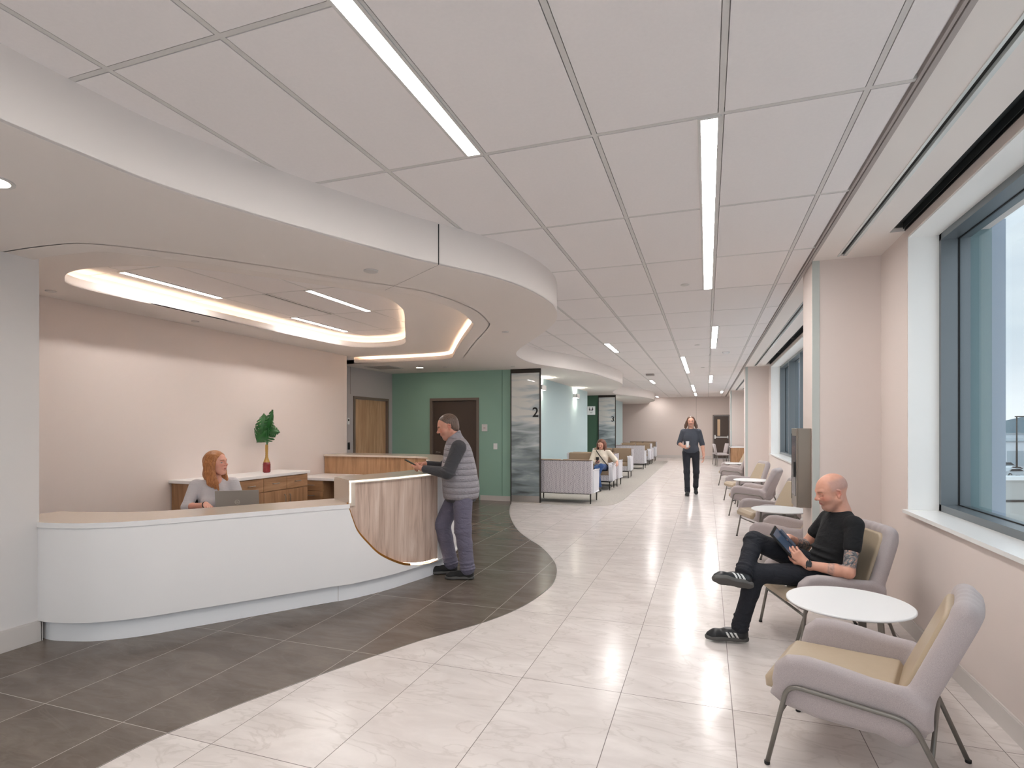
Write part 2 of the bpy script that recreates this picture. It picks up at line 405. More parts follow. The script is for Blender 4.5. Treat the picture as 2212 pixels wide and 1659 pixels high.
def sdf_mesh(name, prims, vox, subs=(), cuts=(), post=None, B=12, pad=.03, bbox=None):
    """prims: (f,k,bound); subs: same, carved out; cuts: (point, normal) keeps the side the normal points away from"""
    lo = np.min([b[0]-b[1] for _, _, b in prims], 0)-pad; hi = np.max([b[0]+b[1] for _, _, b in prims], 0)+pad
    for c in cuts:
        for ax in range(3):
            nrm = np.array(c[1], float)
            if abs(nrm[ax]) > .999:
                if nrm[ax] > 0: hi[ax] = min(hi[ax], c[0][ax]+pad)
                else: lo[ax] = max(lo[ax], c[0][ax]-pad)
    if bbox is not None: lo, hi = np.asarray(bbox[0], float), np.asarray(bbox[1], float)
    n = np.ceil((hi-lo)/vox/B).astype(int)*B+1
    V = np.full(n, 1.0, np.float32); nb = (n-1)//B; half = B*vox*.87+.012
    ci = np.indices(nb).reshape(3, -1).T; cc = (lo+(ci+.5)*B*vox).astype(np.float32)
    D = np.stack([f(cc) for f, _, _ in prims]); kk = np.array([k for _, k, _ in prims])[:, None]
    dmin = (D-kk*.5).min(0); g = np.arange(B+1)
    for j in range(len(ci)):
        if dmin[j] > half or any(float((cc[j]-_v(c[0]))@_v(c[1])) > half for c in cuts): continue
        i0, j0, k0 = ci[j]*B; sl = (slice(i0, i0+B+1), slice(j0, j0+B+1), slice(k0, k0+B+1))
        if D[:, j].min() < -half-.02 and not subs and not cuts: V[sl] = -1; continue
        X, Y, Z = np.meshgrid(lo[0]+(i0+g)*vox, lo[1]+(j0+g)*vox, lo[2]+(k0+g)*vox, indexing='ij')
        p = np.stack([X.ravel(), Y.ravel(), Z.ravel()], 1).astype(np.float32); d = None
        for q, (f, k, _) in enumerate(prims):
            if D[q, j] > half+.03: continue
            v = f(p); d = v if d is None else smin(d, v, k)
        if d is None: continue
        for f, k, b in subs:
            if np.linalg.norm(cc[j]-b[0]) > b[1]+half+.03: continue
            d = -smin(-d, f(p), k)
        for c in cuts: d = np.maximum(d, (p-_v(c[0]))@_v(c[1]))
        if post is not None: d = post(p, d)
        V[sl] = d.reshape(B+1, B+1, B+1)
    # surface nets
    s = V < 0; nx, ny, nz = s.shape
    cnt = np.zeros((nx-1, ny-1, nz-1), np.int8); off = [(a, b, c) for a in (0, 1) for b in (0, 1) for c in (0, 1)]
    for a, b, c in off: cnt += s[a:nx-1+a, b:ny-1+b, c:nz-1+c]
    act = np.argwhere((cnt > 0) & (cnt < 8)); idx = np.full(cnt.shape, -1, np.int32); idx[act[:, 0], act[:, 1], act[:, 2]] = np.arange(len(act))
    cv = np.stack([V[act[:, 0]+a, act[:, 1]+b, act[:, 2]+c] for a, b, c in off], 1)
    acc = np.zeros((len(act), 3), np.float64); num = np.zeros(len(act))
    for i in range(8):
        for j in range(i+1, 8):
            dd = np.array(off[j])-np.array(off[i])
            if np.abs(dd).sum() != 1: continue
            m = (cv[:, i] < 0) != (cv[:, j] < 0); t = np.where(m, cv[:, i]/(cv[:, i]-cv[:, j]+1e-12), 0); t = np.clip(t, 0, 1)
            acc += np.where(m[:, None], np.array(off[i])+t[:, None]*dd, 0); num += m
    co = lo+(act+acc/num[:, None])*vox
    faces = []
    for ax in range(3):
        u, w = (ax+1) % 3, (ax+2) % 3
        sh = [slice(None)]*3; s0 = [slice(None)]*3; s1 = [slice(None)]*3
        s0[ax] = slice(0, -1); s1[ax] = slice(1, None)
        A = s[tuple(s0)]; Bb = s[tuple(s1)]; e = np.argwhere(A != Bb)
        ok = (e[:, u] > 0) & (e[:, w] > 0) & (e[:, u] < s.shape[u]-1) & (e[:, w] < s.shape[w]-1); e = e[ok]
        fl = A[e[:, 0], e[:, 1], e[:, 2]]
        def gi(du, dw):
            q = e.copy(); q[:, u] += du; q[:, w] += dw; return idx[q[:, 0], q[:, 1], q[:, 2]]
        quad = np.stack([gi(-1, -1), gi(0, -1), gi(0, 0), gi(-1, 0)], 1)
        quad[~fl] = quad[~fl][:, ::-1]; faces.append(quad)
    F = np.concatenate(faces); F = F[(F >= 0).all(1)]
    # light smoothing
    for _ in range(1):
        acc = np.zeros_like(co); num = np.zeros(len(co))
        for a, b in ((0, 1), (1, 2), (2, 3), (3, 0)):
            np.add.at(acc, F[:, a], co[F[:, b]]); np.add.at(num, F[:, a], 1); np.add.at(acc, F[:, b], co[F[:, a]]); np.add.at(num, F[:, b], 1)
        co = co*.6+.4*acc/np.maximum(num, 1)[:, None]
    me = bpy.data.meshes.new(name); nv, nf = len(co), len(F)
    me.vertices.add(nv); me.vertices.foreach_set('co', co.astype(np.float32).ravel())
    me.loops.add(nf*4); me.loops.foreach_set('vertex_index', F.astype(np.int32).ravel())
    me.polygons.add(nf); me.polygons.foreach_set('loop_start', np.arange(nf, dtype=np.int32)*4); me.polygons.foreach_set('loop_total', np.full(nf, 4, np.int32))
    me.polygons.foreach_set('use_smooth', np.ones(nf, bool)); me.update(calc_edges=True); me.validate()
    me['n'] = nf
    return me
def face_centres(me):
    n = len(me.polygons); c = np.empty(n*3, np.float32); me.polygons.foreach_get('center', c); return c.reshape(-1, 3)
def set_mats(me, idx): me.polygons.foreach_set('material_index', idx.astype(np.int32)); me.update()
def sdf_obj(name, prims, vox, m, parent=None, **kw):
    me = sdf_mesh(name, prims, vox, **kw); return link(name, me, m, parent)
# ================================================================ THE SETTING
YB, YE = -3.4, 29.4
CZ, SZ, RZ = 3.05, 2.74, 2.86
# curve shared by the soffit edge and the dark floor
CURVE = [(-2.66, -4.2), (-2.66, -1.5), (-2.65, 0.4), (-2.62, 1.42), (-2.602, 1.757), (-2.571, 2.05), (-2.466, 2.40), (-2.35, 2.70), (-2.21, 3.04), (-1.98, 3.55), (-1.87, 3.74),
         (-1.63, 4.17), (-1.49, 4.60), (-1.43, 5.10), (-1.45, 5.52), (-1.58, 6.05), (-1.80, 6.55), (-2.05, 7.0), (-2.37, 7.55), (-2.72, 8.16), (-2.97, 8.75),
         (-3.09, 9.4), (-3.11, 9.9), (-3.04, 10.35), (-2.86, 10.88), (-2.64, 11.57), (-2.46, 12.3), (-2.32, 13.4), (-2.24, 14.5), (-2.20, 15.2), (-2.28, 16.2),
         (-2.53, 17.2), (-2.85, 18.4), (-3.08, 19.5), (-3.1, 20.4), (-2.95, 21.1), (-2.65, 21.9), (-2.35, 23.0), (-2.2, 24.2), (-2.17, 25.1), (-2.27, 26.3), (-2.6, 27.8), (-2.8, 29.4)]
CURVE_S = spline(CURVE, 6)
bm = bmesh.new(); add_box(bm, -7.0, 1.95, YB, 29.7, -0.15, 0.0); tag(from_bm('floor', bm, M['floor']), kind='structure')
DF = spline(CURVE[:18]+[(-2.30, 7.35), (-2.64, 7.9), (-3.0, 8.65), (-3.35, 9.5), (-3.62, 10.3), (-3.75, 10.75), (-3.84, 10.99)], 6)
bm = bmesh.new(); poly_prism(bm, [(-6.98, YB)]+DF+[(-6.98, 10.99)], 0.0, 0.0015); tag(from_bm('floor', bm, M['dfloor']), kind='structure')
# thin metal strip between both stones
bm = bmesh.new(); ribbon(bm, DF, 0.0, 0.0022, 0.004); tag(from_bm('trim_1', bm, M['steel']), kind='structure')
CE = [(-3.79, 10.86)]+spline([(-3.0, 10.85), (-2.2, 10.86), (-1.93, 10.95), (-1.75, 11.25), (-1.69, 11.8), (-1.67, 13), (-1.66, 18), (-1.66, 26.2)], 6)+[(-1.9, 26.75), (-3.79, 26.9)]
bm = bmesh.new(); poly_prism(bm, CE, 0.0, 0.004); tag(from_bm('floor', bm, M['carpet']), kind='structure')

# ---- right wall with three window bays, columns between
XW, XO = 1.44, 1.95
WIN = [(-3.1, 5.02), (6.90, 14.66), (16.35, 24.1)]
ZS, ZH = 0.91, 2.99
bm = bmesh.new()
add_box(bm, XW, XO, YB, 29.7, 0, ZS)
add_box(bm, XW, XO, YB, 29.7, ZH, 3.4)
ys = [YB]+[v for w in WIN for v in w]+[29.7]
for i in range(0, len(ys), 2): add_box(bm, XW, XO, ys[i], ys[i+1], ZS, ZH)
tag(from_bm('wall_right', bm, M['wall']), kind='structure')
for i, (a, b) in enumerate(WIN):
    w = empty('window_%d' % (i+1), (XW, (a+b)/2, ZS)); tag(w, kind='structure')
    def wp(name, boxes, m, bev=0.0):
        bm = bmesh.new()
        for q in boxes: add_box(bm, *q, bevel=bev)
        for v in bm.verts: v.co -= Vector((XW, (a+b)/2, ZS))
        return from_bm(name, bm, m, w)
    wp('window_return', [(XW+.004, 1.66, a-.001, a+.012, ZS, ZH), (XW+.004, 1.66, b-.012, b+.001, ZS, ZH), (XW+.004, 1.66, a, b, ZH-.012, ZH+.001)], M['reveal'])
    wp('window_sill', [(XW-.028, 1.66, a-.012, b+.012, ZS-.02, ZS+.006)], M['sill'])
    fr = [(1.64, 1.82, a+.012, a+.05, ZS+.006, ZH-.012), (1.64, 1.82, b-.05, b-.012, ZS+.006, ZH-.012), (1.64, 1.82, a+.012, b-.012, ZS+.006, ZS+.055), (1.64, 1.82, a+.012, b-.012, ZH-.06, ZH-.012)]
    n = int(round((b-a)/1.5)); st = (b-a)/n
    y = b-1.5
    while y > a+.6:
        fr.append((1.64, 1.82, y-.03, y+.03, ZS+.05, ZH-.05)); y -= 1.5
    wp('window_frame', fr, M['winframe'])
    wp('window_gasket', [(1.745, 1.755, a+.05, a+.056, ZS+.055, ZH-.06), (1.745, 1.755, b-.056, b-.05, ZS+.055, ZH-.06), (1.745, 1.755, a+.05, b-.05, ZH-.066, ZH-.06), (1.745, 1.755, a+.05, b-.05, ZS+.055, ZS+.061)], M['black'])
    gm = bpy.data.materials.get('window glass')
    if gm is None:
        gm, nt, b_ = newmat('window glass'); nt.nodes.remove(b_)
        tr = nt.nodes.new('ShaderNodeBsdfTransparent'); gl = nt.nodes.new('ShaderNodeBsdfGlossy'); mx = nt.nodes.new('ShaderNodeMixShader'); fz = nt.nodes.new('ShaderNodeLayerWeight')
        tr.inputs[0].default_value = (0.93, 0.965, 0.965, 1); gl.inputs['Roughness'].default_value = 0.02; fz.inputs[0].default_value = .5
        nt.links.new(math_node(nt, 'ADD', math_node(nt, 'MULTIPLY', math_node(nt, 'POWER', fz.outputs['Facing'], 5.0), .6), .035), mx.inputs[0]); nt.links.new(tr.outputs[0], mx.inputs[1]); nt.links.new(gl.outputs[0], mx.inputs[2]); nt.links.new(mx.outputs[0], nt.nodes['Material Output'].inputs[0])
    wp('window_glass', [(1.756, 1.762, a+.05, b-.05, ZS+.055, ZH-.06)], gm)
    # outside vertical fins at the bay ends
    M['fin'] = M.get('fin') or mat('blue grey facade fin', (150, 162, 178), 0.45)
    M['finteal'] = M.get('finteal') or mat('teal facade flashing', (112, 136, 140), 0.5)
    wp('window_fin', [(1.97, 2.09, b+.10, b+.16, .3, 3.085), (1.97, 2.09, a-.16, a-.10, .3, 3.085)], M['fin'])
    wp('window_flashing', [(1.955, 1.975, b+.02, b+.16, .3, 3.06), (1.83, 1.955, b-.008, b+.0, ZS, ZH), (1.83, 1.955, a-.0, a+.008, ZS, ZH)], M['finteal'])
COLY = [(5.70, 6.22), (15.10, 15.62), (24.68, 25.2)]
for i, (a, b) in enumerate(COLY):
    struct('wall_right', 0.905, XW+.01, a, b, 0, CZ+.05, M['wall'])
    # corner guards
    bm = bmesh.new(); add_box(bm, 0.903, 0.962, a-.004, a+.01, 0.10, CZ-.002)
    tag(from_bm('trim_%d' % (i+2), bm, mat('corner guard', (190, 196, 192), 0.4) if i == 0 else bpy.data.materials['corner guard']), kind='structure')
def baseboard(name, boxes, h=0.115, m='base'):
    bm = bmesh.new()
    for (x0, x1, y0, y1) in boxes:
        add_box(bm, x0, x1, y0, y1, 0.0, h-.008); 
        ix = 0.004 if (x1-x0) < (y1-y0) else 0; iy = 0.004 if not ix else 0
        add_box(bm, x0+ix*.5, x1-ix*.5, y0+iy*.5, y1-iy*.5, h-.008, h)
    return tag(from_bm(name, bm, M[m]), kind='structure')
yy = [YB]+[v for c in COLY for v in c]+[YE]
bb = [(XW-.014, XW-.0005, yy[i]+.0, yy[i+1]) for i in range(0, len(yy), 2)]
for a, b in COLY: bb += [(0.905-.012, 0.9045, a-.012, b+.012), (0.905, XW-.014, a-.012, a-.0005), (0.905, XW-.014, b+.0005, b+.012)]
baseboard('baseboard_right', bb)
# receptacles under window 2
for y in (11.2, 13.0):
    o = box('wall_outlet', XW-.006, XW-.0005, y-.035, y+.035, .55, .67, M['steel'], bevel=.002); tag(o, 'small steel outlet plate on the wall under the middle window, %s' % ('nearer to the camera' if y < 12 else 'farther from the camera'), 'outlet', 'outlet plates under the middle window')

# ---- ceiling: lay-in grid
GX = [0.065+0.613*k for k in range(-12, 2)]; GY = [1.673+1.205*k for k in range(-5, 24)]
def grid_ceiling(name, x0, x1, y0, y1, xs, ysl, z=CZ, w=0.024):
    bm = bmesh.new()
    xs = [x for x in xs if x0 < x < x1]; ysl = [y for y in ysl if y0 < y < y1]
    ex = [x0]+xs+[x1]; ey = [y0]+ysl+[y1]
    for i in range(len(ex)-1):
        for j in range(len(ey)-1):
            a, b, c, d = ex[i]+w/2, ex[i+1]-w/2, ey[j]+w/2, ey[j+1]-w/2
            if b-a < .01 or d-c < .01: continue
            add_box(bm, a+.004, b-.004, c+.004, d-.004, z-.002, z+.02, 0)
    for x in xs: add_box(bm, x-w/2, x+w/2, y0, y1, z-.001, z+.022, 1)
    for y in ysl: add_box(bm, x0, x1, y-w/2, y+w/2, z-.0008, z+.0215, 1)
    add_box(bm, x0, x1, y0, y1, z+.02, z+.05, 0)
    return tag(from_bm(name, bm, [M['tile'], M['tbar']]), kind='structure')
grid_ceiling('ceiling', -4.0, 0.858, YB, YE, GX, GY)
grid_ceiling('ceiling', -6.29, -3.0, 3.0, 8.7, [-6.57, -5.92, -5.31, -4.70, -4.09, -3.48], [3.87, 5.06, 6.255, 7.47], z=CZ-.004, w=0.018)
# perimeter channel between grid and gypsum band
bm = bmesh.new(); add_box(bm, .858, .872, YB, YE, CZ-.006, CZ+.05); add_box(bm, .872, .876, YB, YE, CZ+.01, CZ+.05); add_box(bm, .876, .900, YB, YE, CZ-.012, CZ+.05)
tag(from_bm('trim_5', bm, M['trimgrey']), kind='structure')
# gypsum band with air slot and shade pocket, interrupted at the columns
bm = bmesh.new(); add_box(bm, .90, 1.085, YB, YE, CZ-.004, CZ+.05)
add_box(bm, 1.155, 1.335, YB, YE, CZ-.004, CZ+.05)
bays = [(YB, 5.60), (6.32, 15.0), (15.72, 24.58), (25.3, YE)]
for i, (a, b) in enumerate(bays[:-1]): add_box(bm, 1.085, 1.155, b, bays[i+1][0], CZ-.004, CZ+.05)
pk = [YB]+[v for w in [(-3.15, 5.06), (6.86, 14.7), (16.3, 24.15)] for v in w]+[YE]
for i in range(0, len(pk), 2): add_box(bm, 1.335, XW+.02, pk[i], pk[i+1], CZ-.004, CZ+.05)
add_box(bm, 1.0, XW+.02, YB, YE, CZ+.18, CZ+.2)
tag(from_bm('ceiling', bm, M['gyp']), kind='structure')
for i, (a, b) in enumerate(bays[:3]):
    d = empty('slot_diffuser', (1.12, (a+b)/2, CZ), label='long black air slot with white flanges in the ceiling band beside %s' % ['the nearest window', 'the middle window', 'the farthest window'][i], cat='air diffuser', group='linear air slots beside the windows')
    bm = bmesh.new(); add_box(bm, 1.085-1.12, 1.10-1.12, a-(a+b)/2, b-(a+b)/2, -.010, .03); add_box(bm, 1.132-1.12, 1.155-1.12, a-(a+b)/2, b-(a+b)/2, -.010, .03)
    from_bm('flange', bm, mat('glossy white flange', (224, 228, 226), 0.12) if i == 0 else bpy.data.materials['glossy white flange'], d)
    bm = bmesh.new(); add_box(bm, 1.10-1.12, 1.132-1.12, a-(a+b)/2, b-(a+b)/2, .012, .03); from_bm('slot', bm, M['black'], d)
for i, (a, b) in enumerate([(-3.15, 5.06), (6.86, 14.7), (16.3, 24.15)]):
    s = empty('roller_shade', (1.39, (a+b)/2, CZ+.06), label='rolled up black window shade in its ceiling pocket above %s' % ['the nearest window', 'the middle window', 'the farthest window'][i], cat='window shade', group='roller shades above the windows')
    L = (b-a)/2
    bm = bmesh.new(); add_box(bm, -.055, -.052, -L, L, -.062, .10); add_box(bm, .044, .048, -L, L, -.062, .10); add_box(bm, -.055, .048, -L, L, .098, .10); from_bm('pocket', bm, M['black'], s)
    nseg = 4
    for k in range(nseg):
        y0 = -L+.03+k*(2*L-.03)/nseg; y1 = y0+(2*L-.03)/nseg-.03
        tube('shade_roll', [(0, y0, .02), (0, y1, .02)], .036, M['shade'], s, 16)
        box('shade_fabric', .026, .030, y0, y1, -.055, .02, M['shade'], s)
        bm = bmesh.new(); add_box(bm, -.03, .034, y1+.006, y1+.012, -.04, .08); from_bm('bracket', bm, M['steel'], s)

# ---- curved soffit with the opening over the reception
OUTC = spline([(-6.29, 2.72), (-5.2, 2.69), (-4.5, 2.665), (-4.07, 2.68), (-3.88, 2.73), (-3.63, 2.98), (-3.37, 3.29), (-3.13, 3.62), (-2.84, 4.04), (-2.66, 4.28), (-2.51, 4.55), (-2.44, 4.93), (-2.43, 5.31), (-2.47, 5.59), (-2.53, 5.87), (-2.63, 6.15), (-3.16, 7.05), (-3.62, 7.85), (-4.05, 8.62), (-4.16, 8.80), (-4.42, 8.97), (-4.95, 9.03), (-6.0, 9.03), (-6.66, 9.03)], 6)
SO = [p for p in CURVE_S]
bm = bmesh.new()
HOLE = OUTC+[(-6.66, 2.72)]
poly_prism(bm, SO+[(-6.995, YE), (-6.995, YB)], SZ, SZ+.012, holes=[HOLE])
ribbon(bm, SO, SZ+.0005, CZ+.045, 0.006)
ribbon(bm, OUTC, SZ-.0006, SZ+.075, -0.012)                       # the lip of the outer cove
ribbon(bm, [p for p in offset(OUTC, -0.18)], SZ+.0, RZ+.01, -0.01)
add_box(bm, -6.68, -6.30, 9.03, 9.045, SZ, RZ)
tag(from_bm('ceiling', bm, M['gyp']), kind='structure')
INC = spline([(-5.42, 3.42), (-5.56, 3.54), (-5.62, 3.8), (-5.62, 4.4), (-5.62, 5.4), (-5.62, 6.4), (-5.60, 7.2), (-5.54, 7.7), (-5.40, 7.93), (-5.15, 8.03), (-4.9, 8.02), (-4.62, 7.90), (-4.42, 7.68), (-4.24, 7.37), (-3.75, 6.5), (-3.32, 5.74), (-3.18, 5.42), (-3.10, 5.07), (-3.13, 4.77), (-3.24, 4.55), (-3.55, 4.1), (-3.95, 3.62), (-4.3, 3.36), (-4.8, 3.25), (-5.15, 3.28)], 6, closed=True)
RINGO = offset(OUTC, -0.2)
bm = bmesh.new()
RO = [(-6.31, 2.5)]+[p for p in RINGO if p[0] > -6.3]+[(-6.68, 9.2), (-6.68, 8.7), (-6.31, 8.7)]
poly_prism(bm, RO, RZ, RZ+.012, holes=[INC])
ribbon(bm, INC, RZ-.0006, RZ+.085, 0.012, closed=True)
INCO = offset(INC, 0.16, closed=True)
ribbon(bm, INCO, RZ, CZ+.04, 0.0, closed=True)
tag(from_bm('ceiling', bm, M['gyp']), kind='structure')
# led strips behind both lips
ls = tag(empty('cove_light', (-4.6, 5.6, RZ)), 'warm light strip hidden behind the lip of the inner reception cove', 'cove light')
bm = bmesh.new(); ribbon(bm, offset(INC, 0.055, closed=True), RZ+.03, RZ+.042, 0.02, closed=True)
for v in bm.verts: v.co -= Vector((-4.6, 5.6, RZ))
from_bm('led_strip', bm, M['led_in'], ls)
ls = tag(empty('cove_light', (-3.5, 8.5, SZ)), 'warm light strip hidden behind the lip of the outer cove above the reception counter', 'cove light')
bm = bmesh.new(); O2 = [p for p in OUTC if p[1] > 4.6 and p[0] > -6.2]
ribbon(bm, offset(O2, -0.05), SZ+.03, SZ+.042, -0.02)
for v in bm.verts: v.co -= Vector((-3.5, 8.5, SZ))
from_bm('led_strip', bm, M['led'], ls)
# expansion joint in the soffit
p0 = (-1.872, 3.735); 
bm = bmesh.new(); add_box(bm, -.0035, .0035, -.004, .01, SZ+.002, CZ-.01, mtx=Matrix.Translation((p0[0], p0[1], 0)) @ Matrix.Rotation(math.radians(28), 4, 'Z'))
q0 = (-2.66, 4.27); L = math.hypot(q0[0]-p0[0], q0[1]-p0[1]); an = math.atan2(q0[1]-p0[1], q0[0]-p0[0])
tag(from_bm('trim_6', bm, M['black']), kind='structure')
bm = bmesh.new(); add_box(bm, 0, L, -.0018, .0018, SZ-.0008, SZ+.001, mtx=Matrix.Translation((p0[0], p0[1], 0)) @ Matrix.Rotation(an, 4, 'Z'))
tag(from_bm('trim_7', bm, M['trimgrey']), kind='structure')

tag(box('ceiling', -7.1, 2.0, YB-.1, 29.7, 3.42, 3.5, M['gyp']), kind='structure')
# ---- left side walls
struct('wall_left', -4.70, -4.55, YB, 2.70, 0, SZ+.02, M['wall_white'])
struct('wall_left', -6.30, -4.70, 2.55, 2.70, 0, RZ+.3, M['wall'])
struct('wall_left', -6.66, -6.30, 2.5, 8.80, 0, RZ+.3, M['wall'])
bm = bmesh.new(); add_box(bm, -6.82, -6.67, 8.6, 9.53, 0, SZ+.02); add_box(bm, -6.82, -6.67, 10.83, 11.1, 0, SZ+.02); add_box(bm, -6.82, -6.67, 9.53, 10.83, 2.165, SZ+.02)
tag(from_bm('wall_left', bm, M['grey']), kind='structure')
baseboard('baseboard_left', [(-4.5495, -4.53, YB, 2.705), (-4.6, -4.53, 2.7005, 2.712)], 0.15)
# green wall with its door opening, teal walls, deep green recess
bm = bmesh.new()
add_box(bm, -6.70, -5.72, 11.0, 11.14, 0, SZ+.02); add_box(bm, -4.565, -3.85, 11.0, 11.14, 0, SZ+.02); add_box(bm, -5.72, -4.565, 11.0, 11.14, 2.17, SZ+.02)
tag(from_bm('wall_back', bm, M['green']), kind='structure')
baseboard('baseboard_back', [(-4.53, -3.85, 10.986, 10.9995), (-6.66, -5.76, 10.986, 10.9995)], 0.105)
struct('wall_left', -4.0, -3.80, 11.03, 18.66, 0, SZ+.02, M['teal'])
struct('wall_left', -6.9, -6.72, 11.14, 21.0, 0, SZ+.02, M['teal'])
struct('wall_back', -6.75, -3.85, 20.95, 21.10, 0, SZ+.02, M['dgreen'])
struct('wall_left', -4.0, -3.80, 21.0, 27.0, 0, SZ+.02, M['teal'])
struct('wall_left', -6.99, -6.8, 21.0, YE, 0, SZ+.02, M['teal'])
bm = bmesh.new(); add_box(bm, -7.0, 0.27, YE, 29.6, 0, 3.2); add_box(bm, 1.07, XO, YE, 29.6, 0, 3.2); add_box(bm, 0.27, 1.07, YE, 29.6, 2.15, 3.2)
tag(from_bm('wall_far', bm, M['wall']), kind='structure')
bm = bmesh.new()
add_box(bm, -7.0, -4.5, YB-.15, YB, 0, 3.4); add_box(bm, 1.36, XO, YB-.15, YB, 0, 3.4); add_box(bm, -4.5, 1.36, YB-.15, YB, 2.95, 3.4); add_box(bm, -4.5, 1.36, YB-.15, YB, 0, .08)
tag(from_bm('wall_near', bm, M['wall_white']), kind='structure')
w = tag(empty('window_4', (-1.57, YB-.06, .08)), kind='structure')  # unseen glazing, added behind the camera to let in soft fill
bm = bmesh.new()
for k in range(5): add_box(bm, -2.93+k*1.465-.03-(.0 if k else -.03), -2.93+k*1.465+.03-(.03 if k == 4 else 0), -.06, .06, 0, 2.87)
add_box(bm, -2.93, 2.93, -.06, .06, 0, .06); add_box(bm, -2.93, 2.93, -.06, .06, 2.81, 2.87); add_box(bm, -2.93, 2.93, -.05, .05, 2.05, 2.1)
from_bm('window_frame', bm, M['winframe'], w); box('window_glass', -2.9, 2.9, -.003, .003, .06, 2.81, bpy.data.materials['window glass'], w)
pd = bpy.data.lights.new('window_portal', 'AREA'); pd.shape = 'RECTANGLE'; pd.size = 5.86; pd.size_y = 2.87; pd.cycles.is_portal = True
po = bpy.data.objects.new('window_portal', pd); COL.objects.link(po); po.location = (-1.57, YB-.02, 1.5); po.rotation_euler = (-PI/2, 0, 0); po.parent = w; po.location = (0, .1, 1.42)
for i, (a, b) in enumerate(WIN):
    pd = bpy.data.lights.new('window_portal', 'AREA'); pd.shape = 'RECTANGLE'; pd.size = 2.08; pd.size_y = b-a; pd.cycles.is_portal = True
    po = bpy.data.objects.new('window_portal', pd); COL.objects.link(po); po.parent = bpy.data.objects['window_%d' % (i+1)]; po.location = (.55, 0, 1.04); po.rotation_euler = (0, PI/2, 0)
baseboard('baseboard_far', [(-6.8, 0.22, YE-.014, YE-.0005), (1.12, XW, YE-.014, YE-.0005)], 0.13)
# wall joint lines
for i, (x, y, z0, z1, ax) in enumerate([(-4.04, 10.998, 0.11, 2.738, 0), (-.5, YE-.002, .14, 3.04, 0)]):
    struct('trim_%d' % (8+i), x-.004, x+.004, y-.001, y+.001, z0, z1, M['dframe'] if i else M['dgreen'])
struct('trim_10', -6.669, -6.667, 9.425, 9.433, 2.2, SZ, M['dframe'])

# ---- doors
def door(name, x0, x1, y, z1, mdoor, mframe, fw=0.05, axis='x', lite=None, bar=False, lever=None):
    """door in a wall plane facing -Y (axis x) or +X (axis y, coordinates along Y)"""
    d = tag(empty(name, ((x0+x1)/2, y, 0) if axis == 'x' else (y, (x0+x1)/2, 0), 0 if axis == 'x' else PI/2), kind='structure')
    w = (x1-x0)/2
    bm = bmesh.new()
    add_box(bm, -w, -w+fw, -.02, .10, 0, z1); add_box(bm, w-fw, w, -.02, .10, 0, z1); add_box(bm, -w+fw, w-fw, -.02, .10, z1-fw, z1)
    from_bm('door_frame', bm, mframe, d)
    bm = bmesh.new()
    if lite:
        a, b, c, e = lite
        add_box(bm, -w+fw+.004, a, .035, .08, .008, z1-fw-.004); add_box(bm, b, w-fw-.004, .035, .08, .008, z1-fw-.004); add_box(bm, a, b, .035, .08, .008, c); add_box(bm, a, b, .035, .08, e, z1-fw-.004)
    else: add_box(bm, -w+fw+.004, w-fw-.004, .035, .08, .008, z1-fw-.004)
    leaf = from_bm('door_leaf', bm, mdoor, d)
    if lite: box('door_lite', a, b, .05, .06, c, e, mat('lit vision glass', (226, 196, 160), 0.2), leaf)
    if bar:
        bm = bmesh.new(); add_box(bm, -w+fw+.03, -w+fw+.09, -.02, .035, .98, 1.16); add_box(bm, -w+fw+.05, w-fw-.05, -.035, .0, 1.03, 1.08); add_box(bm, w-fw-.09, w-fw-.03, -.02, .035, 1.0, 1.12); from_bm('push_bar', bm, M['white'], leaf)
    if lever is not None:
        bm = bmesh.new(); add_tube(bm, [(lever, .035, 1.0), (lever, -.02, 1.0)], .012); add_tube(bm, [(lever, -.02, 1.0), (lever+(.1 if lever < 0 else -.1), -.025, 1.0)], .009); from_bm('door_handle', bm, M['steel'], leaf)
    return d
door('door_1', -5.72, -4.565, 11.0, 2.17, M['ddoor'], M['dframe'], .055, lever=-.42)
door('door_2', 9.53, 10.83, -6.668, 2.165, M['doorwood'], M['dframe'], .05, axis='y', lever=-.55)
door('door_3', .27, 1.07, YE, 2.155, M['ddoor'], M['dframe'], .05, lite=(-.18, -.05, .98+.14, 1.93), bar=True)

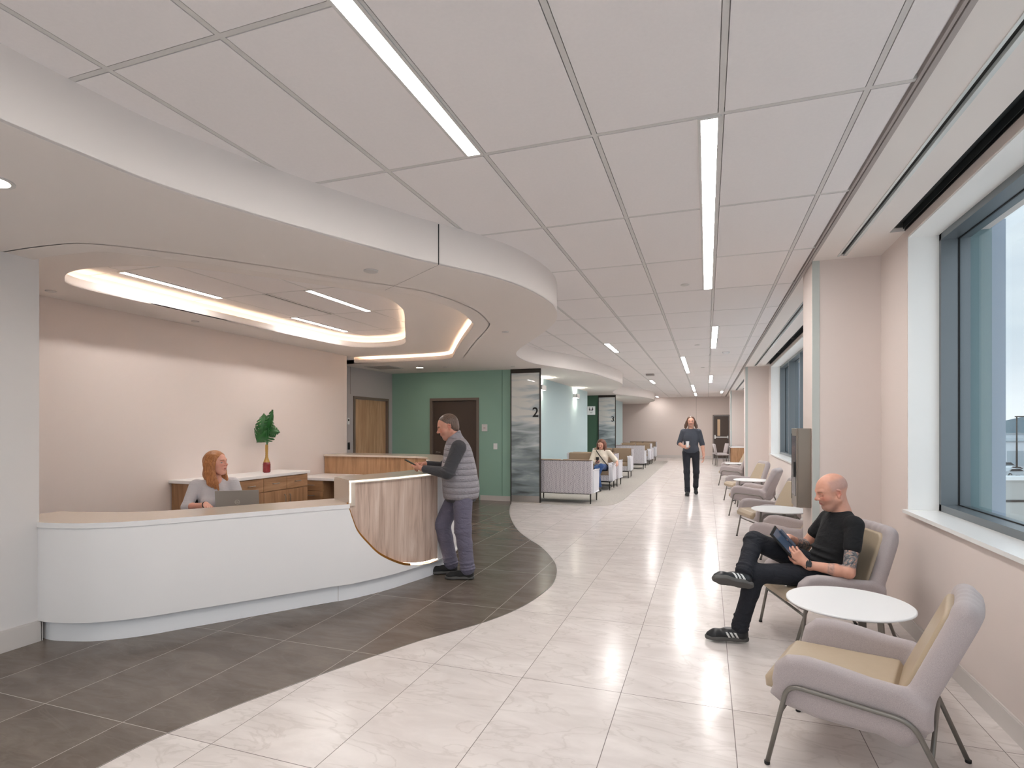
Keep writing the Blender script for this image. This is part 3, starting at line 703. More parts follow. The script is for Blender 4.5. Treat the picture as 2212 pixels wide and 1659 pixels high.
# ---- printed glass panels with wayfinding numbers
def panel_mat():
    m, nt, b = newmat('printed glass with misty water bands')
    tc = nt.nodes.new('ShaderNodeTexCoord'); mp = nt.nodes.new('ShaderNodeMapping'); nt.links.new(tc.outputs['Object'], mp.inputs[0]); mp.inputs['Scale'].default_value = (0.9, 0.9, 5.5)
    n = nt.nodes.new('ShaderNodeTexNoise'); n.inputs['Scale'].default_value = 1.35; n.inputs['Detail'].default_value = 5; n.inputs['Distortion'].default_value = 0.5; nt.links.new(mp.outputs[0], n.inputs[0])
    s = nt.nodes.new('ShaderNodeSeparateXYZ'); nt.links.new(tc.outputs['Object'], s.inputs[0])
    # darker water towards the foot, pale sky at the top
    r0 = nt.nodes.new('ShaderNodeValToRGB'); nt.links.new(math_node(nt, 'DIVIDE', s.outputs[2], 2.7), r0.inputs[0]); e0 = r0.color_ramp.elements
    e0[0].position = 0; e0[0].color = (.36, .36, .36, 1); e0[1].position = 1; e0[1].color = (.86, .86, .86, 1)
    for p, v in ((.16, .42), (.36, .52), (.55, .60), (.60, .86), (.8, .92)):
        q = e0.new(p); q.color = (v, v, v, 1)
    f = math_node(nt, 'ADD', r0.outputs[0], math_node(nt, 'MULTIPLY', math_node(nt, 'SUBTRACT', n.outputs['Fac'], .5), 1.25))
    r = nt.nodes.new('ShaderNodeValToRGB'); e = r.color_ramp.elements; e[0].position = .18; e[0].color = (*lin((86, 92, 94)), 1); e[1].position = .92; e[1].color = (*lin((228, 230, 226)), 1)
    q = e.new(.5); q.color = (*lin((142, 156, 160)), 1); q = e.new(.72); q.color = (*lin((192, 204, 208)), 1)
    nt.links.new(f, r.inputs[0]); nt.links.new(r.outputs[0], b.inputs['Base Color']); b.inputs['Roughness'].default_value = 0.18; b.inputs['Coat Weight'].default_value = .6
    return m
M['signgrey'] = mat('grey print', (96, 98, 98), .5); M['panel'] = panel_mat(); M['ink'] = mat('black vinyl lettering', (14, 16, 18), 0.4)
for num, y in (('2', 10.98), ('3', 20.92)):
    p = tag(empty('wayfinding_panel', (-3.52, y, 0)), 'tall printed glass panel bearing a black %s, %s' % (num, 'beside the sage green wall' if num == '2' else 'beside the deep green wall'), 'wall panel', 'numbered glass panels')
    box('glass', -.305, .300, -.012, .012, .135, 2.655, M['panel'], p)
    bm = bmesh.new(); add_box(bm, -.325, -.305, -.02, .02, 0, SZ); add_box(bm, .300, .325, -.02, .02, 0, SZ); add_box(bm, -.305, .300, -.02, .02, 2.655, SZ); from_bm('frame', bm, M['steeldark'], p)
    box('base_plate', -.305, .300, -.015, .015, 0.0, .135, M['steel'], p)
    text_mesh('number', num, .275, (.215, -.0165, 1.838), (PI/2, 0, 0), M['ink'], p, .0015, bold=True)
b = tag(empty('restroom_sign', (-3.795, 18.60, 2.10)), 'small white square restroom sign projecting from the teal wall end', 'sign')
box('sign_plate', .0, .27, -.01, .01, -.14, .14, M['white'], b, bevel=.003)
bm = bmesh.new()
for x, s in ((.085, 1), (.185, 1)):
    add_disc(bm, (x, .095), .014, -.001, .001, 16); poly_prism(bm, [(x-.016, .075), (x+.016, .075), (x+.024, .02), (x+.010, .02), (x+.008, -.02), (x-.008, -.02), (x-.010, .02), (x-.024, .02)], -.001, .001)
add_disc(bm, (.135, .04), .010, -.001, .001, 16); poly_prism(bm, [(.125, .028), (.145, .028), (.148, -.02), (.122, -.02)], -.001, .001)
for v in bm.verts: v.co = Vector((v.co.x, -.0115+v.co.z, v.co.y))
from_bm('pictogram', bm, M['ink'], b)
box('caption', .085, .185, -.0112, -.0098, -.070, -.062, M['signgrey'], b); box('caption', .10, .17, -.0112, -.0098, -.084, -.076, M['signgrey'], b)

M['signred'] = mat('muted red print', (168, 110, 104), .5)
# ---- small fixtures on the walls
def plate(name, x, y, z, w, h, label, cat, m='white', face='-y', extra=None):
    o = tag(empty(name, (x, y, z), 0 if face == '-y' else PI/2), label, cat)
    box('plate', -w/2, w/2, -.014, -.0005, -h/2, h/2, M[m], o, bevel=.002)
    if extra: extra(o)
    return o
def rocker(o): box('rocker', -.018, .018, -.018, -.0135, -.035, .035, M['white'], o, bevel=.002)
plate('light_switch', -4.19, 11.0, 1.14, .085, .125, 'white rocker light switch on the green wall beside the panel with a 2', 'light switch', extra=rocker)
plate('room_sign', -4.435, 11.0, 1.53, .125, .15, 'small off-white room sign beside the brown door', 'sign', 'wall_white', extra=lambda o: [box('mark', -.022, .022, -.0155, -.0145, z0, z0+.005, M['signred'], o) for z0 in (-.016, .0)])
plate('thermostat', -6.67, 9.36, 1.66, .07, .13, 'small white thermostat on the grey wall left of the maple door', 'thermostat', face='+x', extra=lambda o: box('display', -.02, .02, -.0155, -.0145, .0, .04, M['steeldark'], o))
plate('card_reader', -6.67, 9.38, 1.17, .06, .14, 'black card reader on the grey wall left of the maple door', 'card reader', 'black', face='+x', extra=lambda o: box('indicator', -.006, .006, -.0155, -.0145, .04, .046, M['white'], o))
# ================================================================ RECEPTION DESK
LOW, HIGH, KZ = 0.86, 1.07, 0.15
FRONT = spline([(-4.64, 2.715), (-4.46, 2.70), (-4.23, 2.755), (-4.09, 2.825), (-3.91, 2.98), (-3.74, 3.21), (-3.487, 3.56), (-3.14, 4.05), (-3.00, 4.225), (-2.90, 4.42), (-2.81, 4.65), (-2.745, 4.90), (-2.70, 5.08), (-2.66, 5.27), (-2.645, 5.42),
                (-2.655, 5.65), (-2.72, 5.92), (-2.86, 6.22), (-3.18, 6.76), (-3.58, 7.42), (-3.94, 8.08), (-4.16, 8.45), (-4.36, 8.66), (-4.63, 8.76), (-5.2, 8.78), (-6.29, 8.78)], 8)
FRONT = [p for p in FRONT if not (p[0] < -6.295)]
LOWIN = spline([(-4.95, 3.10), (-4.75, 3.12), (-4.57, 3.17), (-4.31, 3.28), (-4.09, 3.50), (-3.82, 3.87), (-3.37, 4.50)], 8)
HIGHIN = spline([(-3.36, 4.50), (-3.20, 4.86), (-3.10, 5.25), (-3.07, 5.56), (-3.13, 5.95), (-3.35, 6.45), (-3.70, 7.1), (-4.05, 7.72), (-4.20, 7.95), (-4.42, 8.08), (-4.7, 8.12), (-6.29, 8.12)], 8)
def near_i(P, q): return min(range(len(P)), key=lambda i: (P[i][0]-q[0])**2+(P[i][1]-q[1])**2)
iS = near_i(FRONT, (-3.005, 4.215)); iT = near_i(FRONT, (-2.655, 5.30))
D = tag(empty('reception_desk', (-3.4, 4.6, 0)), 'long curved white reception desk with a raised wood fronted counter', 'reception desk')
OFF = Vector((-3.4, 4.6, 0))
def dpart(name, bm, m, parent=None, smooth=False):
    for v in bm.verts: v.co -= OFF
    return from_bm(name, bm, m, parent or D)
# toe kick
bm = bmesh.new(); K = offset(FRONT, 0.035); ribbon(bm, K, 0.0016, KZ+.01, 0.02); 
dpart('toe_kick', bm, M['kick'])
bm = bmesh.new()
for q in (near_i(K, (-3.05, 4.16)),):
    a = K[q]; add_box(bm, -.0015, .0015, -.002, .002, .003, KZ, mtx=Matrix.Translation((a[0], a[1], 0)) @ Matrix.Rotation(.95, 4, 'Z'))
dpart('kick_joint', bm, M['trimgrey'])
# carcass that fills the body behind the fronts
bm = bmesh.new(); ribbon(bm, offset(FRONT[:iS+1], 0.075), KZ, LOW-.04, 0.22)
ribbon(bm, offset(FRONT[iS+4:], 0.075), KZ, HIGH-.04, 0.22); dpart('carcass', bm, M['ssurf'])
# white front whose right end sweeps down in a curve
SW = spline([(0, LOW), (0, LOW)], 1)
sweep = [((-3.007, 4.211), .86), ((-2.987, 4.246), .736), ((-2.964, 4.292), .614), ((-2.921, 4.379), .492), ((-2.865, 4.508), .359), ((-2.79, 4.727), .235), ((-2.747, 4.894), .185), ((-2.70, 5.08), .158), ((-2.66, 5.27), .152)]
arc = [0]
for i in range(1, len(FRONT)): arc.append(arc[-1]+math.dist(FRONT[i], FRONT[i-1]))
def at_arc(s):
    for i in range(1, len(arc)):
        if arc[i] >= s:
            t = (s-arc[i-1])/(arc[i]-arc[i-1]); return (FRONT[i-1][0]*(1-t)+FRONT[i][0]*t, FRONT[i-1][1]*(1-t)+FRONT[i][1]*t)
    return FRONT[-1]
sarc = [arc[near_i(FRONT, q)] for q, _ in sweep]; sarc[0] = arc[iS]
fine = []
for q, z in sweep:
    best = min(((math.dist(at_arc(arc[iS]-.05+k*.005), q), arc[iS]-.05+k*.005) for k in range(0, 300)))
    fine.append(best[1])
S_ = [arc[0]+(fine[0]-arc[0])*k/70 for k in range(71)]; Zt = [LOW-.004]*71
sp = spline([(fine[i], sweep[i][1]-.004) for i in range(len(fine))], 10)
for s, z in sp[1:]: S_.append(s); Zt.append(z)
P = [at_arc(s) for s in S_]
PW = offset(P, -0.012)
bm = bmesh.new(); ribbon(bm, PW, KZ, Zt, 0.05); dpart('front_panel', bm, M['ssurf'])
# gold edge and light line along the sweep
i0 = 70
def edge_band(P, Z, d0, d1, dz):
    bm = bmesh.new(); A = offset(P, d0); B = offset(P, d1)
    a = [bm.verts.new((*A[i], Z[i]+dz)) for i in range(len(P))]; b = [bm.verts.new((*B[i], Z[i]+dz)) for i in range(len(P))]
    for i in range(len(P)-1): bm.faces.new((a[i], a[i+1], b[i+1], b[i]))
    r = bmesh.ops.extrude_face_region(bm, geom=bm.faces[:]); 
    for v in [g for g in r['geom'] if isinstance(g, bmesh.types.BMVert)]: v.co.z -= .004
    return bm
dpart('edge_strip', edge_band(P[i0:], Zt[i0:], -.012, .040, .002), M['gold'])
bm = bmesh.new(); ribbon(bm, offset(P[i0:-22], -.0135), [z-.002 for z in Zt[i0:-22]], [z+.020 for z in Zt[i0:-22]], .03); dpart('edge_strip', bm, M['gold'])
# wood front of the raised counter: follows the sweep at its lower left
s0, s1 = arc[iS]+.012, arc[iT]
zb = []
W = []
for k in range(61):
    s = s0+(s1-s0)*k/60; W.append(at_arc(s))
    z = KZ+.012
    for j in range(len(sp)-1):
        if sp[j][0] <= s <= sp[j+1][0]:
            t = (s-sp[j][0])/(sp[j+1][0]-sp[j][0]+1e-9); z = max(z, sp[j][1]*(1-t)+sp[j+1][1]*t+.020*(1+.5*(s < fine[3])))
    zb.append(z)
bm = bmesh.new(); ribbon(bm, offset(W, .022), zb, HIGH-.032, .03); dpart('wood_front', bm, M['deskwood'])
bm = bmesh.new(); ribbon(bm, offset(W, .030), [z-.007 for z in zb], zb, .018)
ll = dpart('light_line', bm, emat('light line', (255, 240, 214), 7.0))
bm = bmesh.new(); ribbon(bm, offset(FRONT[iT:], .020), KZ+.004, HIGH-.032, .035); dpart('side_panel', bm, M['ssurf'])
bm = bmesh.new(); ribbon(bm, offset(FRONT[iT-6:], .0), KZ-.012, KZ+.004, .06); dpart('ledge', bm, M['ssurf'])
bm = bmesh.new(); ribbon(bm, offset(FRONT[iT-10:iT+40], .052), KZ+.004, KZ+.010, .012); dpart('base_light', bm, emat('base light', (255, 226, 184), 26.0))
# end post of the raised counter (faces the low counter)
a = FRONT[iS]; b = (-3.36, 4.50)
bm = bmesh.new(); poly_prism(bm, [(a[0]+.006, a[1]-.008), (a[0]+.03, a[1]+.05), (b[0]+.03, b[1]+.06), (b[0], b[1]-.005)], LOW-.02, HIGH-.02); dpart('end_post', bm, M['ctop'])
bm = bmesh.new(); q = (a[0]+.012, a[1]-.002); ribbon(bm, [(q[0], q[1]), (q[0]+.003, q[1]+.007)], LOW+.01, HIGH-.02, .008); dpart('light_line', bm, bpy.data.materials['light line'])
# counter tops
LT = offset(FRONT[:iS+1], -.018)
bm = bmesh.new(); poly_prism(bm, LT+LOWIN[::-1]+[(-4.95, 2.71)], LOW-.038, LOW); dpart('low_counter_top', bm, M['ctop'])
bm = bmesh.new(); ribbon(bm, offset(LT, -.0012), LOW-.038, LOW-.001, .004); dpart('counter_edge', bm, M['ssurf'])
HT = [FRONT[iS]]+offset(FRONT[iS:], -.004)[1:]
bm = bmesh.new(); poly_prism(bm, HT+HIGHIN[::-1], HIGH-.030, HIGH); dpart('high_counter_top', bm, M['ctop'])
bm = bmesh.new(); ribbon(bm, offset(HT, -.0015), HIGH-.020, HIGH-.005, .004); dpart('counter_edge', bm, emat('edge glow acrylic', (255, 240, 220), 1.3))
# inner faces
bm = bmesh.new(); ribbon(bm, offset(HIGHIN, -.03), .10, HIGH-.03, -.03); dpart('inner_panel', bm, M['cabwoodv'])
bm = bmesh.new(); ribbon(bm, offset(LOWIN, -.03), .10, LOW-.038, -.03); dpart('inner_panel', bm, M['cabwoodv'])
# inner work surface
WS = offset(LOWIN, .62); WH = offset(HIGHIN, .60)
WS = [p for p in WS if p[1] < 4.9]; WH = [p for p in WH if p[0] > -5.4 and p[1] > 5.2]
bm = bmesh.new(); poly_prism(bm, offset(LOWIN, -.02)+[p for p in offset(HIGHIN, -.02) if True]+[(-6.29, 8.12), (-6.29, 7.35), (-4.95, 7.35)]+[p for p in offset(HIGHIN, .62) if 5.0 < p[1] < 7.3 and p[0] > -5][::-1]+WS[::-1]+[(-5.0, 3.7)], .70, .74); dpart('work_surface', bm, M['ssurf'])
lathe('cable_grommet', [(.03, .7405), (.034, .744), (.02, .745)], M['black'], D, 16, (-5.55-OFF.x, 7.75-OFF.y, 0))

# pedestal under the back work surface
def cabinet_front(parent, x0, x1, z0, z1, y, kind, hinge=1, gap=.003):
    name = 'drawer' if kind == 'drawer' else 'door'
    f = box(name, x0+gap, x1-gap, y-.018, y, z0+gap, z1-gap, M['cabwood'] if kind == 'drawer' else M['cabwoodv'], parent)
    bm = bmesh.new()
    if kind == 'drawer':
        xc = (x0+x1)/2; zc = z0+(z1-z0)*.55; add_tube(bm, fillet([(xc-.055, y-.018, zc), (xc-.055, y-.045, zc), (xc+.055, y-.045, zc), (xc+.055, y-.018, zc)], .012, 4), .005, 8)
    else:
        xc = x1-.05 if hinge > 0 else x0+.05; zc = z1-.13; add_tube(bm, fillet([(xc, y-.018, zc-.055), (xc, y-.045, zc-.055), (xc, y-.045, zc+.055), (xc, y-.018, zc+.055)], .012, 4), .005, 8)
    from_bm('handle', bm, M['steel'], f)
ped = tag(empty('drawer_pedestal', (-5.93, 7.58, 0), 0), 'oak drawer pedestal under the back work surface', 'cabinet')
box('body', -.22, .22, -.20, .30, .0016, .698, M['cabwoodv'], ped)
for k in range(4): cabinet_front(ped, -.22, .22, .70-.165*(k+1), .70-.165*k, -.202, 'drawer')

# credenza along the beige wall: local x along +Y of the room, front faces +X
cr_ = tag(empty('credenza', (-6.0, 6.12, 0), PI/2), 'long oak credenza with white top along the beige wall', 'cabinet')
# local: x -> +Y, y -> -X ; front at local y = -0.29
box('body', -.92, .90, -.27, .295, .08, .845, M['cabwoodv'], cr_)
box('plinth', -.90, .88, -.22, .28, .0016, .08, M['black'], cr_)
box('counter_top', -.96, .93, -.30, .298, .845, .885, M['ssurf'], cr_, bevel=.004)
xs = [-.90, -.455, -.01, .435, .88]
for k in range(4):
    cabinet_front(cr_, xs[k], xs[k+1], .655, .835, -.272, 'drawer')
    cabinet_front(cr_, xs[k], xs[k+1], .09, .65, -.272, 'door', 1 if k % 2 == 0 else -1)

# laptop
lp = tag(empty('laptop', (-4.03, 4.0, .742), math.radians(36)), 'open grey laptop on the desk in front of the receptionist', 'laptop')
grey_l = mat('grey laptop shell', (148, 142, 136), 0.42, metal=0.25)
box('base', -.18, .18, .0, .24, 0, .016, grey_l, lp, bevel=.003)
box('keyboard', -.16, .16, .05, .2, .016, .018, M['black'], lp)
lid = box('lid', -.18, .18, -.008, .0, 0, .225, grey_l, lp, bevel=.002); lid.rotation_euler = (math.radians(14), 0, 0); lid.location = (0, .002, .012)
bm = bmesh.new(); R = .021
ring = [(R*math.cos(2*PI*k/40), R*math.sin(2*PI*k/40)) for k in range(40)]; ringi = [(.85*x, .85*y) for x, y in ring]
poly_prism(bm, ring, -.0006, .0004, holes=[ringi])
for v in bm.verts: v.co = Vector((v.co.x, -.0084+v.co.z, .115+v.co.y))
em = mat('laptop emblem', (200, 196, 190), 0.3, metal=.5); from_bm('emblem', bm, em, lid)
text_mesh('emblem_letters', 'DELL', .0135, (0, -.0088, .115), (PI/2, 0, 0), em, lid, .0004)

# vase with a monstera leaf
vz = tag(empty('vase', (-6.02, 6.50, .8855)), 'slim bottle vase with red foot and gold neck on the credenza', 'vase')
def vase_mat():
    m, nt, b = newmat('red and gold glazed vase'); tc = nt.nodes.new('ShaderNodeTexCoord'); s = nt.nodes.new('ShaderNodeSeparateXYZ'); nt.links.new(tc.outputs['Object'], s.inputs[0])
    r = nt.nodes.new('ShaderNodeValToRGB'); nt.links.new(math_node(nt, 'DIVIDE', s.outputs[2], .40), r.inputs[0]); r.color_ramp.interpolation = 'CONSTANT'
    e = r.color_ramp.elements; e[0].position = 0; e[0].color = (*lin((130, 20, 26)), 1); e[1].position = .37; e[1].color = (*lin((176, 136, 62)), 1)
    nt.links.new(r.outputs[0], b.inputs['Base Color']); b.inputs['Roughness'].default_value = .15; b.inputs['Coat Weight'].default_value = .5
    return m
prof = []
for k in range(60):
    z = .405*k/59; R = .052 if z < .13 else (.052-(z-.13)/.09*.034 if z < .22 else .018+.001*math.sin(z*40))
    if .11 < z < .24: R = .018+.034*(0.5+0.5*math.cos(PI*(z-.11)/.13))
    if z < .01: R = .045
    R += .0022*abs(math.sin(z*PI/.026)); prof.append((R, z))
lathe('body', prof, vase_mat(), vz, 28)
leafm = mat('glossy monstera leaf', (34, 96, 38), 0.3, var=.25, vscale=9, coat=.2)
def monstera(parent, base, tip, width, roll, droop, stemfrom, seed):
    """one split leaf: blade in its own plane"""
    rnd = random.Random(seed); N = 6; pts = []
    bm = bmesh.new()
    L = (Vector(tip)-Vector(base)).length; d = (Vector(tip)-Vector(base)).normalized()
    s = d.cross(Vector((math.cos(roll), math.sin(roll), .1))).normalized(); n = s.cross(d).normalized()
    def P(u, v):  # u along the midrib 0..1, v across -1..1
        half = width*(math.sin(PI*min(1, max(0, (u*.86+.12))))**.75)
        p = Vector(base)+d*(u*L)+s*(v*half)+d*(-.20*L*abs(v)**1.6*(1-u*.4))
        return p+n*(droop*(-(v*v)*.05-(u-.4)**2*.10)+.006*math.cos(v*9))
    for sg in (-1, 1):
        for k in range(N):
            u0 = k/N; u1 = (k+1)/N-(.045 if 0 < k < N-1 else 0.0)
            J = 7; grid = []
            for j in range(J+1):
                v = j/J
                cut = 0 if v < .5 else (.008)
                a = u0+cut*(v-.5)*1.6; b = (k+1)/N if v < .5 else u1+.02-cut*(v-.5)*1.2
                if v > .9: a += (b-a)*.28; b -= (b-a)*.28
                grid.append((bm.verts.new(P(a, sg*v)), bm.verts.new(P((a+b)/2, sg*v)), bm.verts.new(P(b, sg*v))))
            for j in range(J):
                for i in range(2):
                    f = bm.faces.new((grid[j][i], grid[j][i+1], grid[j+1][i+1], grid[j+1][i])); f.smooth = True
    bmesh.ops.remove_doubles(bm, verts=bm.verts[:], dist=.0008)
    bmesh.ops.recalc_face_normals(bm, faces=bm.faces[:])
    r = bmesh.ops.solidify(bm, geom=bm.faces[:], thickness=.0018)
    lf = from_bm('leaf', bm, leafm, parent)
    tube('midrib', [Vector(base)+d*(L*t)+n*(-.10*droop*(t-.4)**2+.003) for t in np.linspace(0, .97, 8)], .003, leafm, lf, 6)
    st = [Vector(stemfrom), Vector(stemfrom)*.5+Vector(base)*.5+Vector((0, 0, .02)), Vector(base)]
    tube('stem', [Vector(p) for p in spline([tuple(q) for q in st], 6)], .0045, leafm, lf, 8)
pl = tag(empty('monstera_leaves', (-6.02, 6.50, 1.0)), 'green split monstera leaves standing in the red and gold vase', 'plant')
monstera(pl, (0, 0, .50), (-.15, -.05, .31), .165, -.9, 1, (0, 0, .05), 1)
monstera(pl, (0, 0, .48), (-.03, -.01, .75), .135, -.6, 1, (.004, .004, .05), 2)
monstera(pl, (.03, .01, .49), (.17, .06, .47), .085, -1.1, .6, (-.004, 0, .05), 3)
monstera(pl, (.02, .01, .52), (.10, .035, .79), .07, -.2, .6, (0, .004, .05), 4)

# office chair of the receptionist
oc = tag(empty('office_chair', (-4.70, 4.36, 0), math.radians(-42)), 'black office chair behind the receptionist', 'chair')
blk = mat('black mesh fabric', (20, 20, 22), 0.85, bump=.2, bscale=500)
box('seat', -.24, .24, -.25, .24, .44, .52, blk, oc, bevel=.03)
box('backrest', -.28, -.23, -.20, .20, .55, .95, blk, oc, bevel=.024)
tube('back_post', [(-.2, 0, .46), (-.34, 0, .5), (-.32, 0, .7)], .02, M['black'], oc)
tube('gas_lift', [(0, 0, .1), (0, 0, .45)], .028, M['steeldark'], oc)
for k in range(5):
    a = 2*PI*k/5+.3; c, s = math.cos(a), math.sin(a)
    leg = tube('leg', [(0, 0, .11), (.28*c, .28*s, .08)], .02, M['black'], oc)
    lathe('caster', [(.018, -.028), (.028, -.02), (.028, .02), (.018, .028)], M['black'], leg, 14, (.28*c, .28*s, .0305))
# ================================================================ CEILING FIXTURES
def linear_light(x0, x1, y0, y1, z, label, group='recessed linear ceiling lights'):
    xc, yc = (x0+x1)/2, (y0+y1)/2; hx, hy = (x1-x0)/2, (y1-y0)/2
    o = tag(empty('linear_light', (xc, yc, z)), label, 'ceiling light', group)
    bm = bmesh.new(); t = .016
    add_box(bm, -hx-t, -hx, -hy-t, hy+t, -.008, .004); add_box(bm, hx, hx+t, -hy-t, hy+t, -.008, .004); add_box(bm, -hx, hx, -hy-t, -hy, -.008, .004); add_box(bm, -hx, hx, hy, hy+t, -.008, .004)
    from_bm('housing', bm, M['tbar'], o); box('lens', -hx, hx, -hy, hy, -.006, -.003, M['lens_far' if 9 < yc < 25 and z == CZ else 'lens'], o)
for a in [(-1.250, -1.178, .49, 2.855, 'long linear ceiling light at the top left, running out of the picture'),
          (-.028, .050, 2.90, 6.46, 'long linear ceiling light pointing at the walking man, second from the top'),
          (.080, .158, 8.90, 11.32, 'linear ceiling light just beyond the longest one, to the right of the centre line'),
          (-1.745, -1.667, 10.10, 11.30, 'short linear ceiling light near the second curve of the soffit'),
          (-.530, -.452, 12.55, 16.23, 'linear ceiling light slanting above the head of the walking man'),
          (.080, .158, 17.32, 20.0, 'linear ceiling light far down the corridor, right of the walking man'),
          (-1.745, -1.667, 18.53, 19.75, 'short linear ceiling light near the third curve of the soffit'),
          (-.530, -.452, 21.05, 24.62, 'linear ceiling light far down the corridor above the walking man'),
          (.560, .638, 25.0, 26.2, 'small distant linear ceiling light next to the far column'),
          (-.530, -.452, 25.9, 28.0, 'farthest linear ceiling light in front of the end wall'),
          (-2.36, -2.28, 28.0, 29.0, 'small distant ceiling light at the left of the end wall'),
          (-.028, .050, -3.1, .6, 'unseen linear ceiling light added behind the camera for fill')]:  # last one is an unseen lamp, added for fill light
    linear_light(a[0], a[1], a[2], a[3], CZ, a[4])
for a in [(-5.385, -5.315, 3.89, 5.05, 'linear light in the reception cove nearest the beige wall, left'), (-4.17, -4.10, 5.08, 6.24, 'linear light in the reception cove nearest the corridor'), (-5.385, -5.315, 6.27, 7.46, 'linear light in the reception cove at its far right')]:
    linear_light(*a[:4], CZ-.004, a[4], 'linear lights inside the reception cove')
sl = tag(empty('slot_diffuser', (-4.70, 5.65, CZ-.004)), 'short black air slot in the raised ceiling over the reception', 'air diffuser')
box('slot', -.012, .012, -.58, .58, -.006, .006, M['black'], sl)
bm = bmesh.new(); add_box(bm, -.045, -.012, -.6, .6, -.008, .004); add_box(bm, .012, .045, -.6, .6, -.008, .004); from_bm('flange', bm, M['tbar'], sl)
def downlight(x, y, z, r, label, lit=True):
    o = tag(empty('downlight', (x, y, z)), label, 'ceiling light', 'round recessed downlights')
    bm = bmesh.new(); ring = [(r*math.cos(2*PI*k/32), r*math.sin(2*PI*k/32)) for k in range(32)]; inn = [(.8*a, .8*b) for a, b in ring]
    poly_prism(bm, ring, -.006, .0, holes=[inn]); from_bm('trim_ring', bm, M['tbar'], o)
    bm = bmesh.new(); poly_prism(bm, inn, -.003, -.001); from_bm('lens', bm, M['spot'], o)
downlight(-3.29, 1.74, SZ, .095, 'round recessed downlight at the left edge of the soffit')
downlight(-5.45, 10.03, SZ, .085, 'round recessed downlight in front of the green wall')
downlight(-3.29, -.6, SZ, .095, 'unseen round downlight added behind the camera for fill')  # unseen lamp put in to raise the ambient light
def sprinkler(x, y, z, r, label, cat='sprinkler cover', m='tbar'):
    o = lathe('sprinkler_cover', [(r, 0), (r, -.006), (r*.9, -.010)], M[m], None, 24); o.location = (x, y, z); tag(o, label, cat, 'flush ceiling sprinkler covers')
for a in [(-2.43, 3.70, SZ, .055, 'flush round sprinkler cover in the soffit next to the dark joint'), (-2.39, 6.62, SZ, .045, 'flush round sprinkler cover in the soffit right of the reception cove'), (-6.0, 3.66, RZ, .045, 'flush round sprinkler cover between the reception cove and the left wall end'),
          (-4.9, 10.05, SZ, .045, 'flush round sprinkler cover beside the downlight at the green wall'), (-.22, 6.20, CZ, .045, 'flush round sprinkler cover left of the longest ceiling light'), (-.17, 10.8, CZ, .045, 'flush round sprinkler cover in the middle of the corridor ceiling'), (-.1, 14.9, CZ, .045, 'flush round sprinkler cover far down the corridor ceiling'),
          (-6.02, 5.3, RZ, .045, 'flush round sprinkler cover between cove and beige wall'), (-3.6, 10.4, SZ, .045, 'flush round sprinkler cover before the glass panel with a 2')]:
    sprinkler(*a)
for x, y, lab in ((.36, 12.0, 'white domed detector on the ceiling beyond the middle of the corridor'), (-.245, 1.84, 'white domed detector at the top edge of the picture')):
    o = lathe('smoke_detector', [(.07, 0), (.07, -.012), (.055, -.035), (.02, -.042)], M['white'], None, 28); o.location = (x, y, CZ); tag(o, lab, 'detector')
o = tag(empty('access_point', (-1.52, 16.3, CZ)), 'square grey ceiling box above the sofas', 'ceiling device'); box('body', -.11, .11, -.11, .11, -.05, -.003, M['trimgrey'], o, bevel=.01); box('mount', -.09, .09, -.09, .09, -.004, .0, M['white'], o)
o = tag(empty('air_grille', (-6.1, 9.75, SZ)), 'flat white air grille in the soffit before the maple door', 'air diffuser'); box('frame', -.28, .28, -.28, .28, -.008, 0, M['tbar'], o)
box('louvre', -.24, .24, -.24, .24, -.012, -.007, M['trimgrey'], o)
# wall sconces
def sconce(y, label):
    o = tag(empty('wall_sconce', (-3.80, y, 2.49)), label, 'wall light', 'white box sconces on the teal walls')
    bm = bmesh.new(); add_box(bm, .0, .006, -.20, .20, -.055, .055); add_box(bm, .10, .115, -.20, .20, -.06, .06); add_box(bm, .0, .115, -.20, -.19, -.06, .06); add_box(bm, .0, .115, .19, .20, -.06, .06)
    from_bm('shell', bm, M['white'], o); box('lens', .006, .10, -.19, .19, -.008, .008, M['sconce'], o)
M['sconce'] = emat('sconce lens', (255, 246, 226), 70.0)
sconce(12.95, 'white box sconce on the teal wall just behind the panel with a 2')
sconce(16.75, 'white box sconce on the teal wall nearest the restroom sign')
sconce(22.7, 'white box sconce on the far teal wall behind the panel with a 3')
# ================================================================ LOUNGE CHAIRS
def fabric(name, c, c2, sc=420):
    m, nt, b = newmat(name); tc = nt.nodes.new('ShaderNodeTexCoord'); mp = nt.nodes.new('ShaderNodeMapping'); nt.links.new(tc.outputs['Object'], mp.inputs[0]); mp.inputs['Scale'].default_value = (1, 3.2, 1)
    n = nt.nodes.new('ShaderNodeTexNoise'); n.inputs['Scale'].default_value = sc; n.inputs['Detail'].default_value = 2; nt.links.new(mp.outputs[0], n.inputs[0])
    r = nt.nodes.new('ShaderNodeValToRGB'); r.color_ramp.elements[0].position = .3; r.color_ramp.elements[1].position = .7; r.color_ramp.elements[0].color = (*lin(c), 1); r.color_ramp.elements[1].color = (*lin(c2), 1)
    nt.links.new(n.outputs['Fac'], r.inputs[0]); nt.links.new(r.outputs[0], b.inputs['Base Color']); b.inputs['Roughness'].default_value = .9; b.inputs['Sheen Weight'].default_value = .25
    bp = nt.nodes.new('ShaderNodeBump'); bp.inputs['Strength'].default_value = .35; bp.inputs['Distance'].default_value = .002; nt.links.new(n.outputs['Fac'], bp.inputs['Height']); nt.links.new(bp.outputs[0], b.inputs['Normal'])
    return m
M['shell'] = fabric('grey tweed upholstery', (158, 148, 148), (188, 177, 176), 520)
M['tan'] = mat('tan vinyl', (180, 162, 138), 0.42, var=.02, vscale=30, bump=.03, bscale=300)
